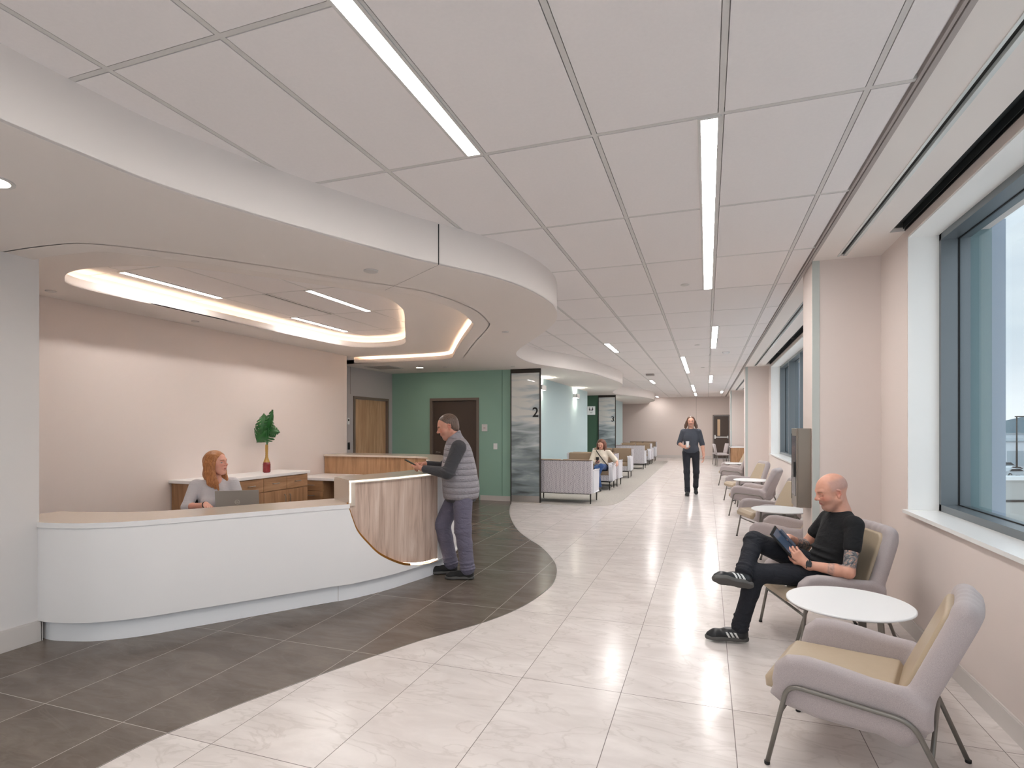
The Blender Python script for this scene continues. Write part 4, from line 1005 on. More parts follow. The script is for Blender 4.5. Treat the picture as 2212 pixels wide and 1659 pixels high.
M['frame'] = mat('warm grey metal tube', (128, 124, 118), 0.38, metal=.55)
def Rot(ax, a): return np.array(Matrix.Rotation(a, 3, ax))
def chair_meshes():
    # local: +x front, +y left, z up
    side = [(.295, .335), (.30, .40), (.285, .475), (.235, .522), (.16, .535), (.05, .525), (-.09, .505), (-.19, .50), (-.28, .44), (-.29, .35), (-.23, .300), (-.05, .275), (.12, .275), (.25, .295)]
    pr = [polyex(side, .292, .040, .036, k=.03, tilt=.14), polyex(side, -.292, .040, .036, k=.03, tilt=-.14)]
    seat = [(.315, .32), (.30, .35), (-.22, .345), (-.26, .31), (-.2, .275), (.12, .272), (.26, .29)]
    pr.append(polyex(seat, 0, .30, .03, k=.03))
    # reclined back slab
    a = math.radians(23); up = np.array([-math.sin(a), 0, math.cos(a)]); nx = np.array([math.cos(a), 0, math.sin(a)]); R = np.stack([nx, [0, 1, 0], up])
    c0 = np.array([-.195, 0, .345]); Lb = .53
    def backf(p):
        q = (p-_v(c0))@_v(R).T; z = q[:, 2]; hw = .305-.085*np.clip(z/Lb, 0, 1)**1.5; y = np.abs(q[:, 1]); xc = .020*np.cos(np.clip(y/.3, 0, 1)*1.4)
        qx = np.abs(q[:, 0]+xc)-.012; qy = y-(hw-.10); qz = np.maximum(z-(Lb-.10), -.02-z)
        pl = np.sqrt(np.maximum(qy, 0)**2+np.maximum(qz, 0)**2)+np.minimum(np.maximum(qy, qz), 0)-.10+.030
        o = np.sqrt(np.maximum(pl, 0)**2+np.maximum(qx, 0)**2)+np.minimum(np.maximum(pl, qx), 0)
        return o-.030
    pr.append((backf, .05, (_v(c0+up*Lb/2), .42)))
    # raised roll round the back edge
    rim = []
    for t in np.linspace(0.02, 1, 12): rim.append((t*(Lb-.045), .272-.085*(t)**1.5*1.0))
    pts = [c0+up*z+np.array([0, y, 0])+nx*.004 for z, y in rim]
    arc = [c0+up*(Lb-.04+.012*math.sin(u*PI))+np.array([0, .187*math.cos(u*PI), 0])+nx*.004 for u in np.linspace(0.06, .94, 8)]
    allp = pts+arc+[p*np.array([1, -1, 1]) for p in pts[::-1]]
    pr += chain(allp, [.030]*len(allp), k=.03)
    shell = sdf_mesh('shell', pr, .0062)
    sc = polyex([(.345, .325), (.350, .37), (.31, .412), (-.14, .425), (-.18, .36), (.1, .335), (.30, .322)], 0, .248, .026, k=.02)
    seatc = sdf_mesh('seat_cushion', [sc], .0062)
    def bc(p):
        q = (p-_v(c0))@_v(R).T; z = q[:, 2]; hw = .246-.076*np.clip(z/Lb, 0, 1)**1.5; y = np.abs(q[:, 1])
        qx = np.abs(q[:, 0]-.027)-.012; qy = y-(hw-.05); qz = np.maximum(z-(Lb-.105), .06-z)
        pl = np.sqrt(np.maximum(qy, 0)**2+np.maximum(qz, 0)**2)+np.minimum(np.maximum(qy, qz), 0)-.05+.02
        return np.sqrt(np.maximum(pl, 0)**2+np.maximum(qx, 0)**2)+np.minimum(np.maximum(pl, qx), 0)-.02
    backc = sdf_mesh('back_cushion', [(bc, .02, (_v(c0+up*Lb/2+nx*.02), .40))], .0062)
    return shell, seatc, backc
def make_lounge():
    r = empty('lounge_chair')
    sh, se, ba = chair_meshes()
    link('shell', sh, M['shell'], r); link('seat_cushion', se, M['tan'], r); link('back_cushion', ba, M['tan'], r)
    for s in (-1, 1):
        p = fillet([(.32, s*.305, .006), (.225, s*.345, .405), (-.225, s*.345, .385), (-.395, s*.285, .006)], .06, 6)
        tube('side_frame', p, .0105, M['frame'], r, 10)
        for x, y in ((.32, .305), (-.395, .285)): lathe('glide', [(.011, 0.0), (.013, .002), (.013, .014)], M['black'], r, 12, (x, s*y, .0))
    for x, z, y in ((.262, .26, .330), (-.285, .25, .322)):
        tube('cross_bar', [(x, -y, z), (x, y, z)], .009, M['frame'], r, 8)
    return r
proto = make_lounge()
def place_chair(x, y, fx, fy, label):
    global proto_used
    c = proto if not proto_used else copy_tree(proto); proto_used = True
    c.location = (x, y, 0); c.rotation_euler = (0, 0, math.atan2(fy, fx)); tag(c, label, 'chair', 'grey lounge chairs along the windows')
proto_used = False
place_chair(.665, 2.985, -.94, .34, 'empty grey tweed lounge chair with tan cushions, nearest to the camera')
place_chair(.79, 4.63, -.95, -.26, 'grey lounge chair in which the bald man sits')
place_chair(.80, 6.72, -.95, .31, 'grey lounge chair partly hidden behind the knee of the seated man')
place_chair(.80, 8.37, -.95, -.31, 'grey lounge chair with tan seat behind the second round table')
place_chair(.77, 10.66, -.94, .34, 'grey lounge chair seen from its outer back under the middle window')
place_chair(.74, 12.46, -.95, -.31, 'grey lounge chair turned to the camera behind the third round table')
place_chair(.70, 16.02, -.94, .34, 'grey lounge chair before the fourth round table, half hidden by a column')
place_chair(.77, 17.4, -.95, -.31, 'grey lounge chair behind the fourth round table, farthest of the row')
def side_table(x, y, label):
    t = tag(empty('side_table', (x, y, 0), .6), label, 'table', 'round white side tables')
    lathe('table_top', [(.312, .528), (.322, .534), (.322, .540), (.316, .544)], M['white'], t, 64)
    for k in range(3):
        a = 2*PI*k/3; c, s = math.cos(a), math.sin(a)
        bm = bmesh.new(); add_box(bm, -.019, .019, -.005, .005, 0, .528)
        for v in bm.verts: v.co = Matrix.Rotation(a, 4, 'Z') @ Vector((.22+.05*(1-v.co.z/.528)+v.co.y, v.co.x, v.co.z))
        from_bm('leg', bm, M['frame'], t)
    bm = bmesh.new()
    for k in range(3): add_box(bm, 0, .22, -.012, .012, .512, .528, mtx=Matrix.Rotation(2*PI*k/3, 4, 'Z'))
    from_bm('top_support', bm, M['frame'], t)
side_table(.765, 3.66, 'round white side table between the nearest chair and the bald man')
side_table(.84, 7.52, 'round white side table beyond the first column')
side_table(.80, 11.57, 'round white side table under the middle window')
side_table(.79, 16.78, 'round white side table beside the second column')

# ================================================================ SETTEES
def pat_mat():
    m, nt, b = newmat('grey patterned settee fabric'); tc = nt.nodes.new('ShaderNodeTexCoord'); s = nt.nodes.new('ShaderNodeSeparateXYZ'); nt.links.new(tc.outputs['Object'], s.inputs[0])
    n = nt.nodes.new('ShaderNodeTexNoise'); n.inputs['Scale'].default_value = 14; nt.links.new(tc.outputs['Object'], n.inputs[0])
    u = math_node(nt, 'ADD', s.outputs[0], s.outputs[1])
    ph = math_node(nt, 'ADD', math_node(nt, 'MULTIPLY', u, 36.0), math_node(nt, 'MULTIPLY', n.outputs['Fac'], 1.6))
    f = math_node(nt, 'ABSOLUTE', math_node(nt, 'SUBTRACT', math_node(nt, 'FRACT', math_node(nt, 'ADD', ph, 500.0)), .5))
    st = math_node(nt, 'LESS_THAN', f, .21)
    r_ = math_node(nt, 'FRACT', math_node(nt, 'ADD', math_node(nt, 'MULTIPLY', s.outputs[2], 26.0), math_node(nt, 'MULTIPLY', math_node(nt, 'FLOOR', ph), .37)))
    st = math_node(nt, 'MULTIPLY', st, math_node(nt, 'LESS_THAN', r_, .78))
    mx = nt.nodes.new('ShaderNodeMix'); mx.data_type = 'RGBA'; nt.links.new(st, mx.inputs[0]); mx.inputs[6].default_value = (*lin((206, 202, 206)), 1); mx.inputs[7].default_value = (*lin((150, 146, 154)), 1)
    nt.links.new(mx.outputs[2], b.inputs['Base Color']); b.inputs['Roughness'].default_value = .8; return m
M['pattern'] = pat_mat(); M['brown'] = mat('taupe brown vinyl', (150, 128, 106), .45)
M['edge'] = mat('brown piping', (110, 88, 70), .5)
def make_settee():
    """local: +y faces the sitter's front; width along x, back at y=-.36"""
    r = empty('settee'); w = .60
    bm = bmesh.new(); add_box(bm, -w, w, -.42, -.34, .20, .87, bevel=.02); from_bm('outer_back', bm, M['pattern'], r)
    for s in (-1, 1):
        bm = bmesh.new(); add_box(bm, min(s*.012, s*(w-.02)), max(s*.012, s*(w-.02)), -.34, -.25, .44, .885, bevel=.022)
        for v in bm.verts: v.co.y -= (v.co.z-.44)*.06
        from_bm('back_cushion', bm, M['brown'], r)
        bm = bmesh.new(); add_box(bm, min(s*.008, s*(w-.045)), max(s*.008, s*(w-.045)), -.25, .33, .37, .47, bevel=.025); from_bm('seat_cushion', bm, M['brown'], r)
        # upright side panel, lower winged arm in front of it
        bm = bmesh.new(); add_box(bm, min(s*(w-.02), s*(w+.03)), max(s*(w-.02), s*(w+.03)), -.42, -.24, .20, .87, bevel=.018); from_bm('side_panel', bm, M['pattern'], r)
        bm = bmesh.new()
        P_ = [(-.26, .22), (-.26, .64), (.30, .66), (.36, .60), (.31, .26), (.25, .20)]
        poly_prism(bm, P_, -.045, .045)
        for v in bm.verts: v.co = Vector((s*(w-.005)+v.co.z, v.co.x, v.co.y))
        bmesh.ops.remove_doubles(bm, verts=bm.verts[:], dist=.0005)
        bmesh.ops.bevel(bm, geom=[e for e in bm.edges if e.calc_face_angle(0) > .6], offset=.02, segments=3, affect='EDGES'); 
        from_bm('arm', bm, M['arm'], r)
    bm = bmesh.new(); add_box(bm, -w+.03, w-.03, -.34, .31, .22, .37, bevel=.012); from_bm('seat_base', bm, M['pattern'], r)
    bm = bmesh.new(); add_box(bm, -w-.03, w+.03, -.424, -.336, .866, .876); from_bm('top_piping', bm, M['edge'], r)
    for x in (-w+.04, w-.0):
        for y in (-.38, .27):
            tube('leg', [(x, y, .0), (x, y, .21)], [.011, .018], M['steeldark'], r, 8)
    bm = bmesh.new(); add_box(bm, -w+.03, w-.03, -.40, .29, .19, .205); from_bm('rail', bm, M['steeldark'], r)
    return r
M['arm'] = mat('pale grey vinyl', (212, 212, 218), .4)
st0 = make_settee(); used = False
def settee(x, y, up, label):
    global used
    s = st0 if not used else copy_tree(st0); used = True
    s.location = (x, y, .0035); s.rotation_euler = (0, 0, 0 if up else PI); tag(s, label, 'sofa', 'patterned two seat settees on the grey carpet')
X0 = -2.80
settee(X0+.0, 11.49, True, 'patterned grey settee with its back to the camera, nearest to the panel with a 2')
settee(X0, 13.96, False, 'settee on which the woman in a cream sweater sits')
settee(X0, 14.98, True, 'settee back to back behind the woman in a cream sweater')
settee(X0, 17.40, False, 'settee with tan back facing the camera in the first seating group, behind the seated woman')
settee(X0, 21.38, True, 'patterned grey settee with its back to the camera under the panel with a 3')
settee(X0, 23.42, False, 'settee facing the camera just behind the second patterned settee back')
settee(X0, 24.42, True, 'settee back to back in the far seating group')
settee(X0, 26.20, False, 'farthest settee in front of the end wall')

# ================================================================ COLUMN CABINET, FAR COUNTER, FAR CHAIRS
M['cab'] = mat('brushed bronze grey metal', (150, 139, 128), .35, metal=.7, bump=.05, bscale=300, stretch=(1, 1, 40))
k = tag(empty('wall_cabinet', (.9045, 5.90, .80)), 'brushed metal cabinet with a vented screen front mounted on the first column', 'wall cabinet')
box('housing', -.112, -.0008, -.15, .17, 0, .73, M['cab'], k, bevel=.004)
box('front_frame', -.124, -.112, -.15, .17, .0, .73, M['cab'], k, bevel=.003)
box('screen', -.127, -.124, -.11, .12, .10, .66, mat('dark glossy screen', (70, 72, 78), .12), k)
box('vent', -.1265, -.124, .135, .155, .05, .68, M['black'], k)
box('pull', -.145, -.127, -.13, -.118, .28, .42, M['black'], k)
ct = tag(empty('work_counter', (1.155, 24.0, 0)), 'oak work counter with white top against the windows before the far column', 'counter')
box('end_panel', -.255, .28, -.5, -.47, .0016, .74, M['cabwoodv'], ct); box('end_panel', -.255, .28, .60, .63, .0016, .74, M['cabwoodv'], ct); box('back_panel', .22, .25, -.47, .60, .2, .74, M['cabwoodv'], ct)
box('counter_top', -.29, .284, -.52, .65, .74, .78, M['ssurf'], ct, bevel=.004)
gs = tag(empty('screen_divider', (.90, 23.95, .781)), 'pale frosted screen standing on the far work counter', 'screen divider')
box('glass', -.01, .01, -.3, .3, .02, .62, mat('pale frosted glass', (186, 200, 200), .3), gs); box('foot', -.03, .03, -.25, .25, 0, .02, M['steel'], gs)
def task_chair():
    r = empty('guest_chair')
    bm = bmesh.new(); add_box(bm, -.22, .24, -.23, .23, .43, .49, bevel=.025); from_bm('seat', bm, M['shell'], r, True)
    a = math.radians(-12)
    bm = bmesh.new(); add_box(bm, -.03, .02, -.21, .21, .02, .42, bevel=.022, mtx=Matrix.Translation((-.21, 0, .47)) @ Matrix.Rotation(a, 4, 'Y')); from_bm('backrest', bm, M['shell'], r, True)
    for x, y in ((.2, .2), (.2, -.2), (-.19, .2), (-.19, -.2)): tube('leg', [(x*1.15, y*1.1, 0), (x, y, .43)], .010, M['frame'], r, 8)
    return r
g = task_chair(); g.location = (.56, 23.75, 0); g.rotation_euler = (0, 0, .15); tag(g, 'grey guest chair drawn up to the far oak counter', 'chair', 'grey guest chairs at the far counter')
g2 = copy_tree(g); g2.location = (.50, 24.55, 0); g2.rotation_euler = (0, 0, PI+.3); tag(g2, 'grey guest chair turned to the aisle behind the other guest chair', 'chair', 'grey guest chairs at the far counter')
# ================================================================ PEOPLE
def nrm(a): a = np.asarray(a, float); return a/(np.linalg.norm(a)+1e-9)
def frame(fwd, up):
    f = nrm(fwd); l = nrm(np.cross(up, f)); u = np.cross(f, l); return np.stack([f, l, u])        # rows forward, left, up
def hp(c, R, q): return np.asarray(c)+np.asarray(q)@R
def head_prims(c, R, s=1.0, jaw=1.0, nose=1.0, hairline=0):
    """c = centre between the ears"""
    P = lambda x, y, z: hp(c, R, np.array([x, y, z])*s)
    pr = [ell(P(-.012, 0, .040), np.array([.098, .077, .086])*s, R, .02), ell(P(.020, 0, .020), np.array([.078, .071, .080])*s, R, .02),
          ell(P(.036, 0, -.040), np.array([.056, .054, .072])*s, R, .03), rcone(P(.060, .014, -.098), P(.060, -.014, -.098), .021*s*jaw, .021*s*jaw, .025)]
    for q in (1, -1):
        pr += [rcone(P(-.004, q*.056, -.052), P(.056, q*.020, -.094), .019*s*jaw, .017*s*jaw, .03), ell(P(.058, q*.036, -.028), np.array([.026, .024, .026])*s, R, .025)]
        pr += [rcone(P(.080, q*.038, .030), P(.090, q*.012, .026), .010*s, .010*s, .016)]
    pr += [rcone(P(.092, 0, .016), P(.114*nose, 0, -.018), .0075*s, .0095*s, .014), ell(P(.113*nose, 0, -.022), np.array([.0125, .0105, .0095])*s, R, .010)]
    for q in (1, -1): pr.append(ell(P(.102, q*.0125, -.0265), np.array([.0105, .0072, .0072])*s, R, .006))
    pr += [ell(P(.082, 0, -.055), np.array([.016, .028, .016])*s, R, .014), ell(P(.0945, 0, -.0535), np.array([.0065, .021, .0036])*s, R, .004), ell(P(.0935, 0, -.0615), np.array([.0068, .018, .0046])*s, R, .004)]
    sub = []
    for q in (1, -1):
        sub.append(ell(P(.101, q*.033, .003), np.array([.017, .020, .013])*s, R, .014))
    return pr, sub
def head_after(c, R, s=1.0):
    P = lambda x, y, z: hp(c, R, np.array([x, y, z])*s); pr = []
    for q in (1, -1):
        pr.append(ell(P(.0735, q*.033, .002), np.array([.0135, .0135, .0135])*s, R, .003))                       # eyeball
        pr.append(rcone(P(.082, q*.021, .0105), P(.079, q*.046, .009), .0048*s, .0048*s, .003)); pr.append(rcone(P(.082, q*.022, -.0075), P(.079, q*.045, -.006), .0038*s, .0038*s, .003))
        pr += [rcone(P(-.004, q*.076, .020), P(-.020, q*.082, .012), .006*s, .006*s, .004), rcone(P(-.020, q*.082, .012), P(-.019, q*.081, -.012), .006*s, .0055*s, .004), rcone(P(-.019, q*.081, -.012), P(-.004, q*.074, -.030), .0055*s, .006*s, .004), ell(P(-.006, q*.073, -.006), np.array([.014, .005, .024])*s, R, .004)]; pr.append(ell(P(-.004, q*.075, -.028), np.array([.010, .006, .012])*s, R, .006))
    return pr
def hand_prims(w, d, n, thumb, curl=(.35, .35, .4, .45), sc=1.0, tcurl=.3, spread=.0):
    """w wrist, d towards the knuckles, n where the palm faces, thumb = +1/-1 side along cross(d, n)"""
    w = np.asarray(w, float); d = nrm(d); n = nrm(np.asarray(n, float)-d*np.dot(n, d)); s = np.cross(d, n)*thumb; pr = []
    pr.append(rcone(w-d*.03, w+d*.018, .026*sc, .026*sc, .02))
    lens = [(.044, .026, .021), (.048, .029, .022), (.045, .027, .021), (.035, .021, .019)]
    for i in range(4):
        kn = w+d*(.086-.004*abs(i-1))*sc+s*(.031-.0205*i)*sc-n*.003
        pr.append(rcone(w+d*.012+s*(.014-.010*i), kn, .0145*sc, .0110*sc, .014))
        p = kn; a = 0; dirv = nrm(d+s*spread*(1.5-i)*.2)
        for j, L in enumerate(lens[i]):
            a += curl[i]*(1.0 if j else .8); dd = dirv*math.cos(a)+n*math.sin(a); q = p+dd*L*sc
            r0 = (.0092, .0082, .0074)[j]*sc*(1 if i < 3 else .88); pr.append(rcone(p, q, r0*1.02, r0*.93, .0035)); p = q
    t0 = w+d*.022+s*.024*sc; t1 = t0+(d*.55+s*.62+n*.35)*.042*sc; t2 = t1+(nrm(d*.85+s*.25+n*(.3+tcurl)))*.034*sc; t3 = t2+nrm(d*.9+n*(.35+tcurl)-s*.1)*.027*sc
    pr += [rcone(t0, t1, .017*sc, .0125*sc, .012), rcone(t1, t2, .0115*sc, .0100*sc, .004), rcone(t2, t3, .0100*sc, .0082*sc, .003)]
    return pr
def skin_mat(name, c, rough=.5):
    """colour comes from the vertex attribute 'paint' (true skin, lip, brow and eye colours); its alpha blends in tattoo ink"""
    m, nt, b = newmat(name); m['base'] = list(lin(c))
    at_ = nt.nodes.new('ShaderNodeAttribute'); at_.attribute_name = 'paint'; tc = nt.nodes.new('ShaderNodeTexCoord')
    n = nt.nodes.new('ShaderNodeTexNoise'); n.inputs['Scale'].default_value = 30; n.inputs['Detail'].default_value = 5; nt.links.new(tc.outputs['Object'], n.inputs[0])
    r = nt.nodes.new('ShaderNodeValToRGB'); r.color_ramp.elements[0].position = .3; r.color_ramp.elements[1].position = .7; r.color_ramp.elements[0].color = (.92, .88, .87, 1); r.color_ramp.elements[1].color = (1.0, 1.0, 1.0, 1)
    nt.links.new(n.outputs['Fac'], r.inputs[0])
    mu = nt.nodes.new('ShaderNodeMix'); mu.data_type = 'RGBA'; mu.blend_type = 'MULTIPLY'; mu.inputs[0].default_value = 1; nt.links.new(at_.outputs['Color'], mu.inputs[6]); nt.links.new(r.outputs[0], mu.inputs[7])
    v = nt.nodes.new('ShaderNodeTexNoise'); v.inputs['Scale'].default_value = 24; v.inputs['Detail'].default_value = 4; v.inputs['Distortion'].default_value = 2.4; nt.links.new(tc.outputs['Object'], v.inputs[0])
    q = nt.nodes.new('ShaderNodeValToRGB'); e = q.color_ramp.elements; e[0].position = .38; e[0].color = (*lin((58, 68, 76)), 1); e[1].position = .66; e[1].color = (*lin((200, 152, 132)), 1); k = e.new(.47); k.color = (*lin((92, 104, 110)), 1); k = e.new(.54); k.color = (*lin((126, 128, 128)), 1)
    nt.links.new(v.outputs['Fac'], q.inputs[0])
    mt = nt.nodes.new('ShaderNodeMix'); mt.data_type = 'RGBA'; nt.links.new(math_node(nt, 'SUBTRACT', 1.0, at_.outputs['Alpha']), mt.inputs[0]); nt.links.new(mu.outputs[2], mt.inputs[6]); nt.links.new(q.outputs[0], mt.inputs[7])
    nt.links.new(mt.outputs[2], b.inputs['Base Color']); b.inputs['Roughness'].default_value = rough
    b.inputs['Subsurface Weight'].default_value = .1; b.inputs['Subsurface Scale'].default_value = .008
    n2 = nt.nodes.new('ShaderNodeTexNoise'); n2.inputs['Scale'].default_value = 260; nt.links.new(tc.outputs['Object'], n2.inputs[0])
    bp = nt.nodes.new('ShaderNodeBump'); bp.inputs['Strength'].default_value = .06; bp.inputs['Distance'].default_value = .004; nt.links.new(n2.outputs['Fac'], bp.inputs['Height']); nt.links.new(bp.outputs[0], b.inputs['Normal'])
    return m
def cloth(name, c, rough=.85, fold=.35, sc=9, var=.05, fine=500, quilt=None, sheen=.1):
    m, nt, b = newmat(name); b.inputs['Roughness'].default_value = rough; b.inputs['Sheen Weight'].default_value = sheen; cl = lin(c)
    tc = nt.nodes.new('ShaderNodeTexCoord'); n = nt.nodes.new('ShaderNodeTexNoise'); n.inputs['Scale'].default_value = sc; n.inputs['Detail'].default_value = 3; n.inputs['Distortion'].default_value = 1.4
    mp = nt.nodes.new('ShaderNodeMapping'); mp.inputs['Scale'].default_value = (1, 1, 1.7); nt.links.new(tc.outputs['Object'], mp.inputs[0]); nt.links.new(mp.outputs[0], n.inputs[0])
    f = nt.nodes.new('ShaderNodeTexNoise'); f.inputs['Scale'].default_value = fine; nt.links.new(tc.outputs['Object'], f.inputs[0])
    r = nt.nodes.new('ShaderNodeValToRGB'); r.color_ramp.elements[0].position = .35; r.color_ramp.elements[1].position = .65; r.color_ramp.elements[0].color = (*[v*(1-var) for v in cl], 1); r.color_ramp.elements[1].color = (*[min(1, v*(1+var)) for v in cl], 1)
    nt.links.new(f.outputs['Fac'], r.inputs[0]); nt.links.new(r.outputs[0], b.inputs['Base Color'])
    h = n.outputs['Fac']
    if quilt:
        s = nt.nodes.new('ShaderNodeSeparateXYZ'); nt.links.new(tc.outputs['Object'], s.inputs[0])
        z = math_node(nt, 'ABSOLUTE', math_node(nt, 'SUBTRACT', math_node(nt, 'FRACT', math_node(nt, 'ADD', math_node(nt, 'DIVIDE', s.outputs[2], quilt), 100)), .5))
        h = math_node(nt, 'ADD', math_node(nt, 'MULTIPLY', h, .8), math_node(nt, 'POWER', math_node(nt, 'SUBTRACT', 1.0, math_node(nt, 'MULTIPLY', z, 2.0)), .35))
    bp = nt.nodes.new('ShaderNodeBump'); bp.inputs['Strength'].default_value = fold; bp.inputs['Distance'].default_value = .02; nt.links.new(h, bp.inputs['Height']); nt.links.new(bp.outputs[0], b.inputs['Normal'])
    return m
def hair_mat(name, c1, c2):
    m, nt, b = newmat(name); tc = nt.nodes.new('ShaderNodeTexCoord'); mp = nt.nodes.new('ShaderNodeMapping'); mp.inputs['Scale'].default_value = (150, 150, 7); nt.links.new(tc.outputs['Object'], mp.inputs[0])
    n = nt.nodes.new('ShaderNodeTexNoise'); n.inputs['Scale'].default_value = 1.6; n.inputs['Detail'].default_value = 3; n.inputs['Distortion'].default_value = .15; nt.links.new(mp.outputs[0], n.inputs[0])
    r = nt.nodes.new('ShaderNodeValToRGB'); r.color_ramp.elements[0].position = .34; r.color_ramp.elements[1].position = .66; r.color_ramp.elements[0].color = (*lin(c1), 1); r.color_ramp.elements[1].color = (*lin(c2), 1)
    nt.links.new(n.outputs['Fac'], r.inputs[0]); nt.links.new(r.outputs[0], b.inputs['Base Color']); b.inputs['Roughness'].default_value = .45
    bp = nt.nodes.new('ShaderNodeBump'); bp.inputs['Strength'].default_value = .3; bp.inputs['Distance'].default_value = .003; nt.links.new(n.outputs['Fac'], bp.inputs['Height']); nt.links.new(bp.outputs[0], b.inputs['Normal'])
    return m
def ss(a, b, v): t = np.clip((v-a)/(b-a), 0, 1); return t*t*(3-2*t)
def paint_skin(me, base, c, R, s, lids=0.0, stubble=.0, brow=(112, 84, 66), brow_w=1.0, iris=(70, 62, 54), moustache=0, scalp=0.0, lip=(192, 116, 106), tattoo=None):
    n = len(me.vertices); v = np.empty(n*3, np.float32); me.vertices.foreach_get('co', v); v = v.reshape(-1, 3)
    q = ((v-np.asarray(c, np.float32))@np.asarray(R, np.float32).T)/s; x, y, z = q.T; ay = np.abs(y); head = np.linalg.norm(q-np.array([0, 0, .0]), axis=1) < .17
    col = np.tile(np.array(base, np.float32), (n, 1))
    def mix(rgb, w):
        w = np.clip(w, 0, 1)[:, None]; col[:] = col*(1-w)+np.array(lin(rgb), np.float32)*w
    g = lambda dx, w: np.exp(-(dx/w)**2)
    mix((206, 112, 96), .38*head*g(ay-.045, .022)*g(z+.022, .022)*ss(.03, .06, x)); mix((204, 108, 94), .35*head*g(x-.118, .014)*g(z+.022, .014)*g(ay, .014))
    mix((208, 106, 92), .40*head*ss(.071, .078, ay)*g(x+.008, .022)*g(z+.005, .034))
    if stubble: mix((150, 118, 106), stubble*head*ss(.0, .03, x)*(1-ss(-.045, -.025, z+.25*np.maximum(0, .045-x)))*(1-.7*g(z+.03, .012)*g(ay-.05, .02)))
    if scalp: mix((168, 146, 142), scalp*head*ss(.0, .03, z)*(1-ss(.075, .10, z))*(1-ss(.02, .05, x))*ss(.045, .065, np.sqrt(y*y+np.minimum(x, 0)**2)))
    mix(lip, .85*head*ss(.0865, .090, x+.12*ay)*(1-ss(.0185, .0215, ay))*ss(-.0675, -.0645, z-.12*ay)*(1-ss(-.0510, -.0490, z+.03*ay)))
    mix((120, 62, 58), .8*head*(x > .088)*(1-ss(.018, .021, ay))*g(z+.0578, .0012))
    # eyes
    ey = (ay-.033)/.0135; ez = (z-.0015)/(.0062 if lids < .005 else .0012); inside = head*(1-ss(.85, 1.05, np.sqrt(ey*ey+ez*ez)))*(x > .074)
    if lids < .008:
        mix((208, 200, 194), inside); d = np.sqrt((ay-.033)**2+(z-.002)**2); mix(iris, inside*(1-ss(.0045, .0058, d))); mix((20, 18, 18), inside*(1-ss(.0018, .0026, d)))
    mix((72, 48, 40), .85*head*(x > .07)*(1-ss(.013, .0155, np.abs(ay-.033)))*g(z-((.0075 if lids < .005 else -.0035)-((ay-.033)/.0135)**2*.003), .0014))
    mix(brow, brow_w*head*(x > .06)*ss(.011, .016, ay)*(1-ss(.046, .053, ay))*(1-ss(.0026, .0050, np.abs(z-(.0265-.24*np.maximum(0, ay-.036))))))
    if moustache: mix((84, 58, 44), .75*moustache*head*ss(.080, .086, x)*(1-ss(.026, .032, ay))*ss(-.0495, -.0465, z)*(1-ss(-.040, -.036, z))); mix((110, 78, 62), .3*moustache*head*ss(.06, .07, x)*(1-ss(.008, .028, ay))*ss(-.120, -.110, z)*(1-ss(-.082, -.074, z)))
    al = np.ones(n, np.float32)
    if tattoo is not None: al = 1-np.clip(tattoo(v), 0, 1)
    at_ = me.attributes.new('paint', 'FLOAT_COLOR', 'POINT'); at_.data.foreach_set('color', np.concatenate([col, al[:, None]], 1).astype(np.float32).ravel())
def join_meshes(name, ms):
    bm = bmesh.new()
    for m_ in ms: bm.from_mesh(m_); bpy.data.meshes.remove(m_)
    me = bpy.data.meshes.new(name); bm.to_mesh(me); bm.free(); return me
def joint_fold(p0, dirv, r, k=3): return []
